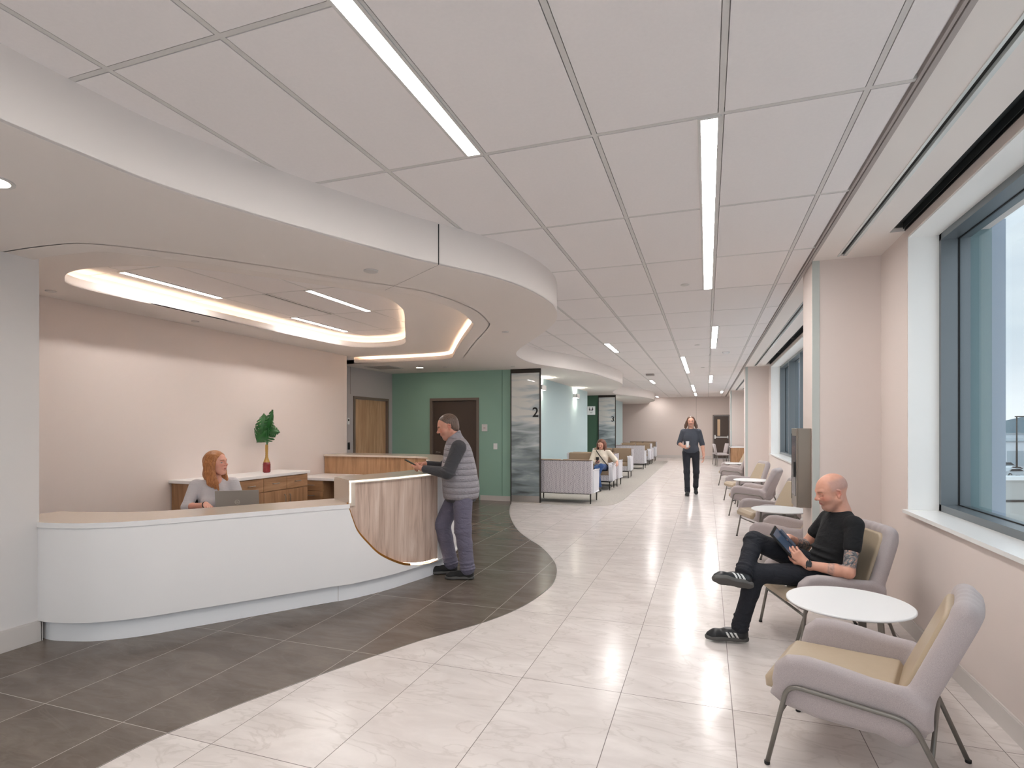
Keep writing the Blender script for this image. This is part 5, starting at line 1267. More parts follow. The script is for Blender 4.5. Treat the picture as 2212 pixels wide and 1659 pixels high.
def person(label, cat, loc, yaw, J, skin, vox=.0045, head_s=1.0, fem=False, jaw=1.0, build=1.0, torso_in=.90, legs=True, hvox=.0023, **pk):
    """J: dict of local joints. Builds the continuous body mesh as the top-level object."""
    pel, che, nek = np.array(J['pelvis']), np.array(J['chest']), np.array(J['neck']); hc = np.array(J['head']); HR = frame(J['look'], J.get('hup', (0, 0, 1)))
    sL, sR = np.array(J['sL']), np.array(J['sR']); TR = frame(np.cross(nrm(sL-sR), nrm(nek-pel)), nrm(nek-pel))
    pr = []
    t = torso_in
    pr += [ell(che, np.array([.105, .150, .19])*t*build, TR, .05), ell(pel, np.array([.10, .145, .12])*t*build, TR, .06), ell((pel+che)/2, np.array([.095, .13, .16])*t*build, TR, .05)]
    pr += [rcone(sL*.92+che*.08, sR*.92+che*.08, .05*t, .05*t, .05), rcone(nek, hc+np.array([-.028, 0, -.02])@HR, (.058 if not fem else .047), (.056 if not fem else .045), .03), rcone(che+(nek-che)*.6, nek, .085*t, .055*t, .05)]
    for s in 'LR':
        S, E_, W = (np.array(J[a+s]) for a in 's e w'.split()); f = .8 if fem else 1.0
        pr += [rcone(S, S*.55+E_*.45, .048*f*build, .046*f*build, .03), rcone(S*.55+E_*.45, E_, .046*f*build, .038*f, .02), rcone(E_, E_*.7+W*.3, .038*f, .041*f, .02), rcone(E_*.7+W*.3, W, .041*f, .027*f, .02)]
        hd = J['h'+s]; pr += hand_prims(W+nrm(hd[0])*.01, hd[0], hd[1], hd[2], hd[3] if len(hd) > 3 else (.35, .35, .4, .45), .88 if fem else 1.0, hd[5] if len(hd) > 5 else .3)
        if legs:
            Hh, K, A = (np.array(J[a+s]) for a in ('hip', 'kn', 'an')); pr += [rcone(Hh, K, .070, .046, .04), rcone(K, K*.65+A*.35, .046, .046, .02), rcone(K*.65+A*.35, A, .046, .032, .02)]
            pr += [rcone(A, A-nrm(K-A)*.03+nrm(J['toe'+s])*.03, .031, .026, .02)]
    hpr, hsub = head_prims(hc, HR, head_s, jaw)
    # carve eye sockets first, then add lids, eyeballs and ears
    f1 = hpr; after = head_after(hc, HR, head_s)
    def headf(p):
        d = None
        for f, k, _ in f1:
            v = f(p); d = v if d is None else smin(d, v, k*head_s)
        for f, k, _ in hsub: d = -smin(-d, f(p), k)
        for f, k, _ in after: d = smin(d, f(p), k)
        return d
    hb = (headf, .02, (np.asarray(hc, np.float32), .16*head_s)); up_ = nrm(np.array(hc)-nek); cutp = nek-up_*.020
    pr.append(hb); body = sdf_mesh('person', pr, vox, cuts=[(cutp, up_)]); hm = sdf_mesh('head', pr, hvox, cuts=[(cutp-up_*.003, -up_)], bbox=(np.minimum(hc-.17, cutp-.10), np.maximum(hc+.17, cutp+.10)))
    me = join_meshes('person', [body, hm]); paint_skin(me, skin['base'], hc, HR, head_s, **pk)
    o = link('person', me, [skin], smooth=False); me.polygons.foreach_set('use_smooth', np.ones(len(me.polygons), bool)); me.update()
    o.location = loc; o.rotation_euler = (0, 0, yaw); tag(o, label, cat)
    return o, HR, TR
def torso_cloth(J, TR, infl=.018, k=.045, fem=False, belly=0.0, hem=None, build=1.0, shoulder=.062):
    pel, che, nek, sL, sR = (np.array(J[a]) for a in ('pelvis', 'chest', 'neck', 'sL', 'sR')); up = TR[2]
    cr_ = np.array([.105, .150, .19])*build+infl; pr = [ell(che, cr_, TR, k), ell(pel+up*.02, np.array([.105, .148, .13])*build+infl, TR, k), ell((pel+che)/2+TR[0]*belly*.35, np.array([.098+belly*.6, .132+belly*.5, .17])*build+infl, TR, k)]
    pr += [rcone(sL*.9+sR*.1, sR*.9+sL*.1, shoulder, shoulder, .05), rcone(che+(nek-che)*.55, nek-up*.015, .085, .062 if not fem else .052, .04)]
    if fem:
        for q in (1, -1): pr.append(ell(che+TR[0]*.085+TR[1]*q*.065-TR[2]*.02, (.055, .06, .06), TR, .03))
    return pr
def sleeve(J, s, r0, r1, r2, upto, k=.03, folds=0.0):
    S, E_, W = (np.array(J[a+s]) for a in 'sew'); pr = []
    if upto <= 1: e = S+(E_-S)*upto; pr.append(rcone(S, e, r0, r0+(r1-r0)*upto, k))
    else:
        pr.append(rcone(S, E_, r0, r1, k)); pr.append(rcone(E_, E_+(W-E_)*(upto-1), r1, r2, .02))
        if folds:
            for t in (.72, .88): c = S+(E_-S)*t; pr.append(rcone(c+np.array([0, .0, .0]), c, r1*1.08, r1*1.08, .01))
    return pr
def trousers(J, r=(.098, .066, .056, .052), k=.04, build=1.0, hem=(.97, .97), TR=None, folds=True):
    pel = np.array(J['pelvis']); pr = [ell(pel, np.array([.118, .162, .12])*build, TR, .05)]
    for i, s in enumerate('LR'):
        Hh, K, A = (np.array(J[a+s]) for a in ('hip', 'kn', 'an')); B_ = K+(A-K)*hem[i]; M_ = K+(A-K)*.35
        pr += [rcone(Hh, K, r[0]*build, r[1], k), rcone(K, M_, r[1], r[2]+.004, .03), rcone(M_, B_, r[2]+.002, r[3], .02)]
        if folds:
            d = nrm(A-K); sd = nrm(np.cross(d, [0.1, 1, .1]))
            for t, a in ((.06, .0), (.80, .5), (.90, 1.6), (.965, 2.6)):
                c = K+(A-K)*t; rr = r[2] if t > .5 else r[1]; pr.append(ell(c+sd*.006*math.cos(a), (rr*1.05, rr*1.05, .012), frame(sd, d), .012))
    return pr
def make_shoe(parent, A, toe, up, m_up, m_sole, L=.285, W=.048, stripes=None, sole_h=.030, name='shoe', laces=None, top=.075):
    """A ankle joint (local to the person); toe = direction; up = sole normal"""
    R = frame(toe, up); A = np.asarray(A, float); g = A-R[2]*.085      # g: sole level under the ankle
    P = lambda x, y, z: g+np.array([x, y, z])@R
    hl = -.065; tl = hl+L
    so = [rcone(P(hl+.032, 0, .016), P(hl+.09, 0, .014), .034, .034, .03), rcone(P(hl+.09, 0, .014), P(tl-.085, -.0, .014), .034, .042, .03), rcone(P(tl-.085, 0, .014), P(tl-.030, 0, .016), .042, .030, .03)]
    up_ = [rcone(P(hl+.036, 0, .040), P(hl+.036, 0, top+.01), .033, .029, .03), rcone(P(hl+.06, 0, .052), P(hl+.14, 0, .050), .037, .036, .03), rcone(P(hl+.12, 0, .055), P(tl-.07, 0, .034), .032, .036, .03), rcone(P(tl-.07, 0, .030), P(tl-.034, 0, .026), .037, .026, .03), rcone(P(0, 0, .05), A+R[2]*.0, .036, .034, .03)]
    u_ = sdf_mesh(name, up_, .004, cuts=[(P(0, 0, .006), -R[2]), (A+R[2]*(top-.075), R[2])])
    sh = link(name, u_, [m_up]+([stripes] if stripes else []), parent)
    if stripes:
        fc = face_centres(u_); q = (fc-g.astype(np.float32))@R.T.astype(np.float32); x, y, z = q.T
        idx = np.zeros(len(fc), int)
        t = (x-.2*0)-(.055-z)*(-.55)
        for c in (.045, .073, .101): idx[(np.abs(t-(c-.015)) < .0075) & (z > .024) & (z < .066) & (np.abs(y) > .022)] = 1
        set_mats(u_, idx)
        bm = bmesh.new()
        for i in range(5):
            x = .040+i*.016; z = .088-.0085*i; add_tube(bm, [P(x, -.020, z-.012), P(x+.003, 0, z), P(x, .020, z-.012)], .0026, 6)
        from_bm('laces', bm, laces or m_sole, sh)
    sm = sdf_mesh('sole', so, .004, cuts=[(P(0, 0, sole_h), R[2]), (P(0, 0, .0), -R[2])])
    link('sole', sm, m_sole, sh); return sh
black_rub = mat('black rubber sole', (42, 42, 42), .6); grey_rub = mat('dark grey gum sole', (86, 84, 82), .6)

# ---------------------------------------------------------------- 1. bald man reading a tablet
J = dict(pelvis=(.05, 0, .49), chest=(-.035, 0, .74), neck=(-.060, 0, .925), head=(.004, 0, 1.072), look=(.95, 0.02, -.27), hup=(.25, 0, 1),
         sL=(-.070, .178, .862), eL=(.020, .270, .555), wL=(.255, .180, .585), hL=((.60, -.42, .68), (-.25, -.85, .15), 1, (.55, .6, .65, .7), 1.0, .1),
         sR=(-.040, -.172, .855), eR=(.09, -.255, .62), wR=(.270, -.075, .715), hR=((.55, .66, .30), (.45, -.10, -.86), -1, (.45, .85, .95, 1.0), 1.0, .3),
         hipL=(.07, .10, .49), knL=(.575, .120, .500), anL=(.690, .115, .100), toeL=(1, -.10, -.02),
         hipR=(.07, -.10, .50), knR=(.545, -.010, .705), anR=(.685, .180, .500), toeR=(.90, .22, .12))
sk = skin_mat('fair skin', (214, 160, 138)); 
def limb_w(v, A, B, h0, h1, rad):
    A, B = np.array(A, np.float32), np.array(B, np.float32); ba = B-A; h = ((v-A)@ba)/(ba@ba); d = np.linalg.norm(v-A-np.clip(h, 0, 1)[:, None]*ba, axis=1)
    return ss(h0-.03, h0+.03, h)*(1-ss(h1-.03, h1+.03, h))*(d < rad)
def ink(v): return .95*limb_w(v, J['sL'], J['eL'], .40, .90, .07)*(v[:, 1] > .15)+.9*limb_w(v, J['eR'], J['wR'], .05, .70, .055)+.45*limb_w(v, J['eL'], J['wL'], .35, .50, .05)
man, HR, TR = person('bald seated person in black t-shirt and black jeans reading a tablet, legs crossed', 'person', (.86, 4.60, 0), math.atan2(-.24, -.97), J, sk, .0042, 1.04, lids=.012, stubble=.45, scalp=.5, jaw=1.1, build=1.0, tattoo=ink, brow=(150, 112, 90), brow_w=.7)
BT = cloth('black cotton jersey', (17, 18, 21), .9, .5, 10, sheen=0); BJ = cloth('black denim', (27, 29, 37), .85, .6, 12, var=.12, sheen=0)
nb = np.array(J['neck'])
pr = torso_cloth(J, TR, .014, build=1.0)+sleeve(J, 'L', .055, .056, 0, .47)+sleeve(J, 'R', .055, .056, 0, .50)
for t, a in ((.25, .3), (.42, -.2), (.6, .25)):
    c = np.array(J['pelvis'])*(1-t)+np.array(J['chest'])*t; pr.append(ell(c+TR[0]*.06, (.07, .13, .018), frame(TR[0]+TR[1]*a*.3, TR[2]), .02))
sh = sdf_obj('t_shirt', pr, .0048, BT, man, cuts=[(nb+TR[2]*.006+TR[0]*.03, nrm(TR[2]*.9+TR[0]*.45))], pad=.03)
tr = sdf_obj('jeans', trousers(J, (.092, .066, .056, .056), TR=TR, hem=(.97, .90)), .005, BJ, man)
shoe_b = mat('black leather', (30, 31, 34), .4); stripe = mat('white leather stripes', (222, 222, 220), .45)
make_shoe(man, J['anL'], (1, -.10, 0), (0, 0, 1), shoe_b, grey_rub, .30, stripes=stripe, laces=mat('black laces', (22, 22, 22), .8))
make_shoe(man, J['anR'], (.93, .14, .20), (.10, -.66, .75), shoe_b, grey_rub, .30, stripes=stripe, laces=bpy.data.materials['black laces'])
# watch
W = np.array(J['wL']); dv = nrm(W-np.array(J['eL'])); c = W-dv*.012
bm = bmesh.new(); Rw = frame(dv, (0, 0, 1))
ringp = [c+(Rw[1]*math.cos(a)+Rw[2]*math.sin(a))*.0305 for a in np.linspace(0, 2*PI, 25)[:-1]]
for o_ in (-.009, .0, .009): add_tube(bm, [Vector(p+dv*o_) for p in ringp], .0052, 6, closed=True)
wt = from_bm('wristwatch', bm, mat('black watch strap', (24, 24, 26), .35), man)
bm = bmesh.new(); n_ = nrm(Rw[1]*.9+Rw[2]*.3); Rf = frame(dv, n_)
for v in add_box(bm, -.018, .018, -.016, .016, 0, .009, bevel=.002): pass
for v in bm.verts: v.co = Vector(c+n_*.031+np.array(v.co)@Rf)
from_bm('watch_face', bm, mat('watch face', (40, 42, 46), .12), wt)
# tablet in a case, top-level: held by him
cy, sy = math.cos(math.atan2(-.24, -.97)), math.sin(math.atan2(-.24, -.97))
def toworld(p, loc=(.86, 4.60, 0)): return Vector((loc[0]+p[0]*cy-p[1]*sy, loc[1]+p[0]*sy+p[1]*cy, p[2]))
tb = tag(empty('tablet', toworld((.372, .070, .722))), 'black cased tablet held by the bald person', 'tablet')
L_ = nrm((.13, -.03, .155)); N_ = nrm((-.62, .55, .56)); N_ = nrm(N_-L_*np.dot(N_, L_)); S_2 = np.cross(L_, N_)
def tp(name, x0, x1, y0, y1, z0, z1, m, par, bev=0):
    bm = bmesh.new(); add_box(bm, x0, x1, y0, y1, z0, z1, bevel=bev)
    for v in bm.verts:
        q = L_*v.co.x+S_2*v.co.y+N_*v.co.z; v.co = Vector((q[0]*cy-q[1]*sy, q[0]*sy+q[1]*cy, q[2]))
    return from_bm(name, bm, m, par)
tp('case', -.105, .105, -.075, .075, -.008, .004, M['black'], tb, .003)
tp('screen', -.085, .085, -.06, .06, .004, .0055, mat('tablet glass', (70, 84, 104), .08), tb)
tp('cover_flap', -.09, .06, .055, .085, .006, .020, mat('slate blue case flap', (84, 92, 108), .4), tb, .003)

# ---------------------------------------------------------------- 2. man in a quilted vest at the counter
J2 = dict(pelvis=(-.045, 0, .93), chest=(-.005, 0, 1.21), neck=(.035, 0, 1.415), head=(.105, 0, 1.545), look=(.93, .12, -.32), hup=(.30, 0, 1),
          sL=(-.015, .195, 1.335), eL=(.090, .265, 1.085), wL=(.345, .120, 1.118), hL=((.86, -.40, .14), (.1, -.5, .86), -1, (.30, .38, .42, .45), 1.0, .25),
          sR=(.010, -.190, 1.335), eR=(.165, -.255, 1.105), wR=(.345, -.100, 1.150), hR=((.85, .48, -.05), (.0, .55, -.80), 1, (.25, .75, .85, .95), 1.0, .3),
          hipL=(-.05, .105, .93), knL=(-.055, .135, .505), anL=(-.105, .155, .092), toeL=(1, -.08, 0),
          hipR=(-.04, -.105, .93), knR=(.175, -.095, .520), anR=(.075, -.075, .092), toeR=(1, .05, 0))
sk2 = skin_mat('ruddy skin', (208, 152, 130)); 
m2, HR2, TR2 = person('standing person in grey quilted vest leaning on the wood counter with a phone', 'person', (-2.44, 5.32, 0), math.atan2(-.36, -.93), J2, sk2, .0045, 1.04, lids=.010, stubble=.25, build=1.12, jaw=1.2)
SW_ = cloth('charcoal fleece', (62, 62, 66), .9, .5, 10); VE = cloth('grey quilted shell', (150, 146, 152), .5, .9, 22, quilt=.062, sheen=.0)
pr = torso_cloth(J2, TR2, .010, build=1.16, belly=.05)+sleeve(J2, 'L', .078, .060, .040, 1.93)+sleeve(J2, 'R', .074, .058, .040, 1.93)
pr += [rcone(np.array(J2['neck'])-TR2[2]*.01, np.array(J2['neck'])+TR2[2]*.03, .064, .062, .02)]
pr.append(ell(np.array(J2['pelvis'])+np.array([.018, 0, -.05]), (.176, .214, .20), None, .06))
for t, w in ((.86, 1.0), (.97, 1.1)):
    for s in 'LR':
        S, E_ = np.array(J2['s'+s]), np.array(J2['e'+s]); pr.append(ell(S+(E_-S)*t, (.066*w, .066*w, .014), frame((0, 1, 0), nrm(E_-S)), .014))
sdf_obj('sweater', pr, .005, SW_, m2, cuts=[(np.array(J2['neck'])+TR2[2]*.045, TR2[2]), ((0, 0, .775), (0, 0, -1.0))])
pel = np.array(J2['pelvis'])
pv = torso_cloth(J2, TR2, .030, build=1.18, belly=.055, shoulder=.052)
pv += [ell(pel+np.array([.018, 0, -.05]), (.188, .228, .21), None, .06), rcone(np.array(J2['neck'])-TR2[2]*.03, np.array(J2['neck'])+TR2[2]*.055, .078, .074, .03)]
sb = [ell(np.array(J2['s'+s])+TR2[1]*q*.045-TR2[2]*.035, (.085, .060, .115), TR2, .01) for s, q in (('L', 1), ('R', -1))]
sb.append(rcone(np.array(J2['neck'])+TR2[2]*.0, np.array(J2['neck'])+TR2[2]*.10+TR2[0]*.02, .062, .066, .01))
sdf_obj('quilted_vest', pv, .005, VE, m2, subs=sb, cuts=[(np.array(J2['neck'])+TR2[2]*.058-TR2[0]*0, nrm(TR2[2]+TR2[0]*.5)), ((0, 0, .805), (0, 0, -1.0))])
TRS = cloth('slate blue chinos', (104, 100, 118), .8, .9, 9)
sdf_obj('trousers', trousers(J2, (.098, .084, .074, .072), TR=TR2, build=1.12, hem=(.96, .96)), .0055, TRS, m2)
blk_knit = cloth('black knit shoe', (30, 29, 30), .8, .2)
make_shoe(m2, J2['anL'], J2['toeL'], (0, 0, 1), blk_knit, grey_rub, .30); make_shoe(m2, J2['anR'], J2['toeR'], (0, 0, 1), blk_knit, grey_rub, .30)
hc2 = np.array(J2['head']); P2 = lambda x, y, z: hp(hc2, HR2, np.array([x, y, z])*1.04)
hr = [ell(P2(-.013, 0, .042), np.array([.1005, .0800, .0875])*1.04, HR2, .02), ell(P2(-.045, 0, -.010), np.array([.064, .067, .080])*1.04, HR2, .03)]
HM2 = hair_mat('short greying brown hair', (70, 54, 46), (118, 98, 86))
sdf_obj('hair', hr, .0032, HM2, m2, cuts=[(P2(-.02, 0, -.070), nrm(-HR2[2]*.9+HR2[0]*.45))], subs=[ell(P2(.086, .0, .020), (.066, .12, .070), HR2, .014), ell(P2(.040, .0, -.075), (.070, .12, .070), HR2, .010)]+[ell(P2(-.004, q*.088, -.014), (.024, .024, .044), HR2, .008) for q in (1, -1)])
c2, s2 = math.cos(math.atan2(-.36, -.93)), math.sin(math.atan2(-.36, -.93))
def tw2(p): return Vector((-2.44+p[0]*c2-p[1]*s2, 5.32+p[0]*s2+p[1]*c2, p[2]))
ph = tag(empty('phone', tw2((.480, .035, 1.172)), math.atan2(-.36, -.93)), 'dark phone in the hands of the person in the quilted vest', 'phone')
q = box('body', -.075, .075, -.036, .036, -.004, .004, M['black'], ph, bevel=.003); q.rotation_euler = (0, math.radians(-28), 0)
q = box('screen', -.07, .07, -.032, .032, .004, .0048, mat('phone glass', (52, 56, 62), .1), ph); q.rotation_euler = (0, math.radians(-28), 0)

# ---------------------------------------------------------------- 3. walking man with a paper cup
J3 = dict(pelvis=(0, 0, .98), chest=(.012, 0, 1.28), neck=(.0, 0, 1.515), head=(.018, 0, 1.665), look=(1, -.0, -.02),
          sL=(-.005, .175, 1.440), eL=(-.035, .245, 1.150), wL=(.045, .275, .915), hL=((.25, .0, -.97), (.1, -.9, 0), -1, (.3, .3, .35, .4)),
          sR=(-.005, -.175, 1.440), eR=(-.015, -.255, 1.165), wR=(.185, -.165, 1.100), hR=((.75, .60, .12), (-.35, .62, .1), -1, (.45, .5, .55, .6)),
          hipL=(-.0, .10, .96), knL=(.03, .115, .53), anL=(-.22, .105, .16), toeL=(.85, .05, -.50),
          hipR=(0, -.10, .96), knR=(.125, -.09, .53), anR=(.215, -.075, .09), toeR=(1, -.05, .05))
sk3 = skin_mat('light skin', (216, 164, 142)); YW = math.atan2(-1, .03)
m3, HR3, TR3 = person('long haired person in dark grey tee walking towards the camera with a white cup', 'person', (-.345, 13.45, 0), YW, J3, sk3, .0052, 1.0, hvox=.003, moustache=1, stubble=.3)
pr = torso_cloth(J3, TR3, .020, build=1.0)+sleeve(J3, 'L', .058, .058, .05, .98)+sleeve(J3, 'R', .058, .058, .05, .98)+[ell((0, 0, 1.03), (.125, .172, .12), TR3, .04)]
sdf_obj('t_shirt', pr, .006, cloth('dark slate jersey', (66, 70, 80), .85, .4, 9), m3, cuts=[(np.array(J3['neck'])+TR3[2]*.0, TR3[2]), ((0, 0, .955), (0, 0, -1.0))])
sdf_obj('jeans', trousers(J3, (.092, .068, .060, .060), TR=TR3), .006, cloth('black jeans', (30, 32, 40), .85, .45, 10, var=.12), m3)
make_shoe(m3, J3['anR'], (1, -.05, .08), (-.08, 0, 1), black_rub, black_rub, .285); make_shoe(m3, J3['anL'], (.90, .05, -.42), (.42, 0, .9), black_rub, black_rub, .285)
hc3 = np.array(J3['head']); P3 = lambda x, y, z: hp(hc3, HR3, [x, y, z])
hr = [ell(P3(-.020, 0, .042), (.106, .088, .092), HR3, .02)]
for qy in (1, -1):
    for i, (x, r) in enumerate(((.020, .026), (-.015, .030), (-.05, .032))):
        hr += chain([P3(x, qy*.060, .06), P3(x-.008, qy*.086, -.01), P3(x-.004, qy*(.098+.008*i), -.085), P3(x, qy*(.112+.010*i), -.150+.012*i)], [r*.8, r, r, r*.55], .015)
hr += chain([P3(-.07, 0, .0), P3(-.085, 0, -.10), P3(-.08, 0, -.155)], [.06, .055, .04], .03)
sdf_obj('hair', hr, .005, hair_mat('long brown hair', (52, 34, 26), (110, 74, 52)), m3, subs=[ell(P3(.095, 0, -.036), (.072, .060, .098), HR3, .012)])
cwx, swx = math.cos(YW), math.sin(YW); w_ = (.275, -.075, 1.115)
cup = lathe('paper_cup', [(.029, 0), (.033, .08), (.036, .122), (.038, .124), (.038, .133), (.034, .140)], M['white'], None, 28)
cup.location = (-.345+w_[0]*cwx-w_[1]*swx, 13.45+w_[0]*swx+w_[1]*cwx, 1.085); tag(cup, 'white paper cup in the hand of the walking person', 'cup')

# ---------------------------------------------------------------- 4. receptionist
J4 = dict(pelvis=(-.02, 0, .56), chest=(.04, 0, .83), neck=(.055, 0, 1.025), head=(.085, .015, 1.165), look=(.62, .78, .10),
          sL=(.035, .165, .965), eL=(.085, .235, .735), wL=(.30, .12, .775), hL=((.95, -.15, -.1), (0, .1, -1), -1, (.3, .3, .3, .3)),
          sR=(.040, -.165, .955), eR=(.10, -.235, .755), wR=(.325, -.075, .795), hR=((.95, .15, -.1), (0, -.1, -1), 1, (.3, .3, .3, .3)),
          hipL=(0, .09, .55), knL=(.42, .09, .56), anL=(.42, .09, .10), toeL=(1, 0, 0), hipR=(0, -.09, .55), knR=(.42, -.09, .56), anR=(.42, -.09, .10), toeR=(1, 0, 0))
sk4 = skin_mat('rosy skin', (224, 168, 148)); loc4 = (-4.62, 4.29, .02); Y4 = math.radians(-42)
m4, HR4, TR4 = person('receptionist with long auburn hair in a light grey sweater looking up from the laptop', 'person', loc4, Y4, J4, sk4, .0044, .97, fem=True, build=.86, jaw=.88, brow=(150, 104, 74), iris=(84, 96, 96))
GR = cloth('light grey ribbed knit', (204, 200, 204), .9, .3, 14, quilt=.009)
pr = torso_cloth(J4, TR4, .016, build=.86, fem=True, shoulder=.050)+sleeve(J4, 'L', .056, .050, .044, 1.15)+sleeve(J4, 'R', .056, .050, .044, 1.15)
sdf_obj('sweater', pr, .0048, GR, m4, cuts=[(np.array(J4['neck'])-TR4[2]*.012+TR4[0]*.02, nrm(TR4[2]*.85+TR4[0]*.62))])
sdf_obj('trousers', trousers(J4, (.082, .06, .05, .05), TR=TR4, build=.9), .008, BJ, m4)
for s in 'LR': make_shoe(m4, J4['an'+s], (1, 0, 0), (0, 0, 1), black_rub, black_rub, .25)
hc4 = np.array(J4['head']); P4 = lambda x, y, z: hp(hc4, HR4, np.array([x, y, z])*.97)
hr = [ell(P4(-.020, 0, .040), (.107, .086, .094), HR4, .02)]
for qy in (1, -1):
    for i, (x, r) in enumerate(((.022, .020), (-.010, .027), (-.045, .030))):
        hr += chain([P4(x+.01, qy*.055, .075), P4(x-.002, qy*.082, .0), P4(x-.004, qy*.084, -.09), P4(x+.018, qy*.080, -.19), P4(x+.03, qy*.072, -.265+.02*i)], [r, r*1.05, r, r*.95, r*.45], .016)
hr += chain([P4(-.065, 0, .02), P4(-.085, 0, -.10), P4(-.075, 0, -.23)], [.065, .058, .04], .03)
hsm = sdf_obj('hair', hr, .0045, hair_mat('long auburn hair', (140, 84, 44), (196, 134, 82)), m4, subs=[ell(P4(.100, 0, -.034), (.078, .058, .118), HR4, .012), ell(P4(.115, 0, .035), (.05, .05, .045), HR4, .02)])
W = np.array(J4['wR'])
bm = bmesh.new(); Rw = frame(nrm(W-np.array(J4['eR'])), (0, 0, 1)); add_tube(bm, [Vector(W-Rw[0]*.015+(Rw[1]*math.cos(a)+Rw[2]*math.sin(a))*.026) for a in np.linspace(0, 2*PI, 19)[:-1]], .006, 6, closed=True); from_bm('wristwatch', bm, bpy.data.materials['black watch strap'], m4)

# ---------------------------------------------------------------- 5. woman on the settee
J5 = dict(pelvis=(-.05, 0, .54), chest=(-.10, 0, .80), neck=(-.10, 0, .985), head=(-.045, 0, 1.115), look=(.88, -.18, -.34), hup=(.3, 0, 1),
          sL=(-.11, .165, .925), eL=(-.06, .33, .745), wL=(.15, .40, .695), hL=((.8, .1, -.45), (.3, -.3, -.9), -1, (.4, .4, .4, .4)),
          sR=(-.11, -.165, .925), eR=(-.01, -.235, .70), wR=(.16, -.10, .665), hR=((.75, .5, .15), (-.2, .2, .9), 1, (.5, .6, .6, .6)),
          hipL=(-.02, .09, .54), knL=(.40, .04, .60), anL=(.50, -.09, .26), toeL=(.85, -.2, -.4), hipR=(-.02, -.09, .54), knR=(.40, -.06, .54), anR=(.37, .0, .10), toeR=(1, 0, 0))
m5, HR5, TR5 = person('seated person in a cream sweater and blue jeans looking at a phone on a settee', 'person', (-2.47, 13.80, .004), math.atan2(-1, .08), J5, skin_mat('pale skin', (218, 166, 146)), .006, .98, fem=True, hvox=.003, lids=.012, build=.92)
pr = torso_cloth(J5, TR5, .026, build=.96, fem=True)+sleeve(J5, 'L', .066, .062, .046, 1.80)+sleeve(J5, 'R', .066, .062, .046, 1.80)
sdf_obj('sweater', pr, .0065, cloth('cream wool', (226, 214, 198), .95, .4, 14), m5, cuts=[(np.array(J5['neck'])-TR5[2]*.01, TR5[2])])
sdf_obj('jeans', trousers(J5, (.088, .064, .056, .052), TR=TR5), .007, cloth('blue denim', (46, 78, 130), .85, .4, 10, var=.12), m5)
tn = mat('tan suede', (170, 138, 108), .7)
make_shoe(m5, J5['anL'], (.85, -.2, -.45), (.45, 0, .9), tn, tn, .25); make_shoe(m5, J5['anR'], (1, 0, 0), (0, 0, 1), black_rub, black_rub, .25)
hc5 = np.array(J5['head']); P5 = lambda x, y, z: hp(hc5, HR5, [x, y, z])
hr = [ell(P5(-.018, 0, .040), (.106, .086, .094), HR5, .02)]
for qy in (1, -1):
    for x, r in ((.025, .022), (-.01, .03), (-.05, .034)): hr += chain([P5(x, qy*.06, .07), P5(x, qy*.086, 0), P5(x+.005, qy*.092, -.085), P5(x+.015, qy*.09, -.15)], [r, r, r, r*.6], .016)
hr += chain([P5(-.07, 0, .0), P5(-.08, 0, -.12)], [.065, .055], .03)
sdf_obj('hair', hr, .0055, hair_mat('chestnut hair', (74, 40, 30), (132, 82, 62)), m5, subs=[ell(P5(.100, 0, -.034), (.078, .055, .115), HR5, .012)])
tube('bag_strap', [Vector(p) for p in spline([(-.13, -.14, .985), (.0, -.10, .93), (.05, .0, .80), (.06, .08, .70), (.06, .17, .60)], 5)], .011, M['black'], m5, 8)
bg = sdf_obj('shoulder_bag', [rbox((.03, .225, .565), (.11, .035, .075), .03, None, .02)], .006, mat('cognac leather bag', (150, 78, 44), .4)); bg.location = (-2.47, 13.80, .004); bg.rotation_euler = (0, 0, math.atan2(-1, .08)); tag(bg, 'cognac leather shoulder bag beside the seated person in the cream sweater', 'bag')
ph2 = box('phone', .20, .212, -.10, -.03, .68, .81, M['black'], None, .004); ph2.location = (-2.47, 13.80, .004); ph2.rotation_euler = (0, 0, math.atan2(-1, .08)); tag(ph2, 'black phone in the hand of the seated person in the cream sweater', 'phone')
# ================================================================ OUTSIDE
GZ = -7.0
struct_g = box('ground', 12, 420, -160, 420, GZ-.5, GZ, mat('asphalt parking', (166, 168, 170), .9, var=.06, vscale=.4)); tag(struct_g, kind='structure')
pw = box('parapet_wall', 0, 60, -.2, .2, -9, -.32, mat('pale concrete wall', (176, 176, 172), .8)); pw.location = (6.0, 23.2, 0); pw.rotation_euler = (0, 0, math.radians(19.2)); tag(pw, 'long pale concrete parapet outside the nearest window', 'wall')
bx = box('coping', 0, 60, -.3, .3, -.32, -.20, mat('white coping', (224, 226, 226), .6), pw); bx = box('reglet', 0, 60, -.22, -.2, -1.1, -1.02, M['steeldark'], pw)
lp_ = tag(empty('street_lamp', (52.2, 124, GZ)), 'tall dark street lamp in the parking lot outside', 'street lamp')
lathe('pole', [(.16, 0), (.10, 10.5)], M['steeldark'], lp_, 12)
box('lamp_head', -.2, 1.9, -.25, .25, 10.35, 10.55, M['steeldark'], lp_)
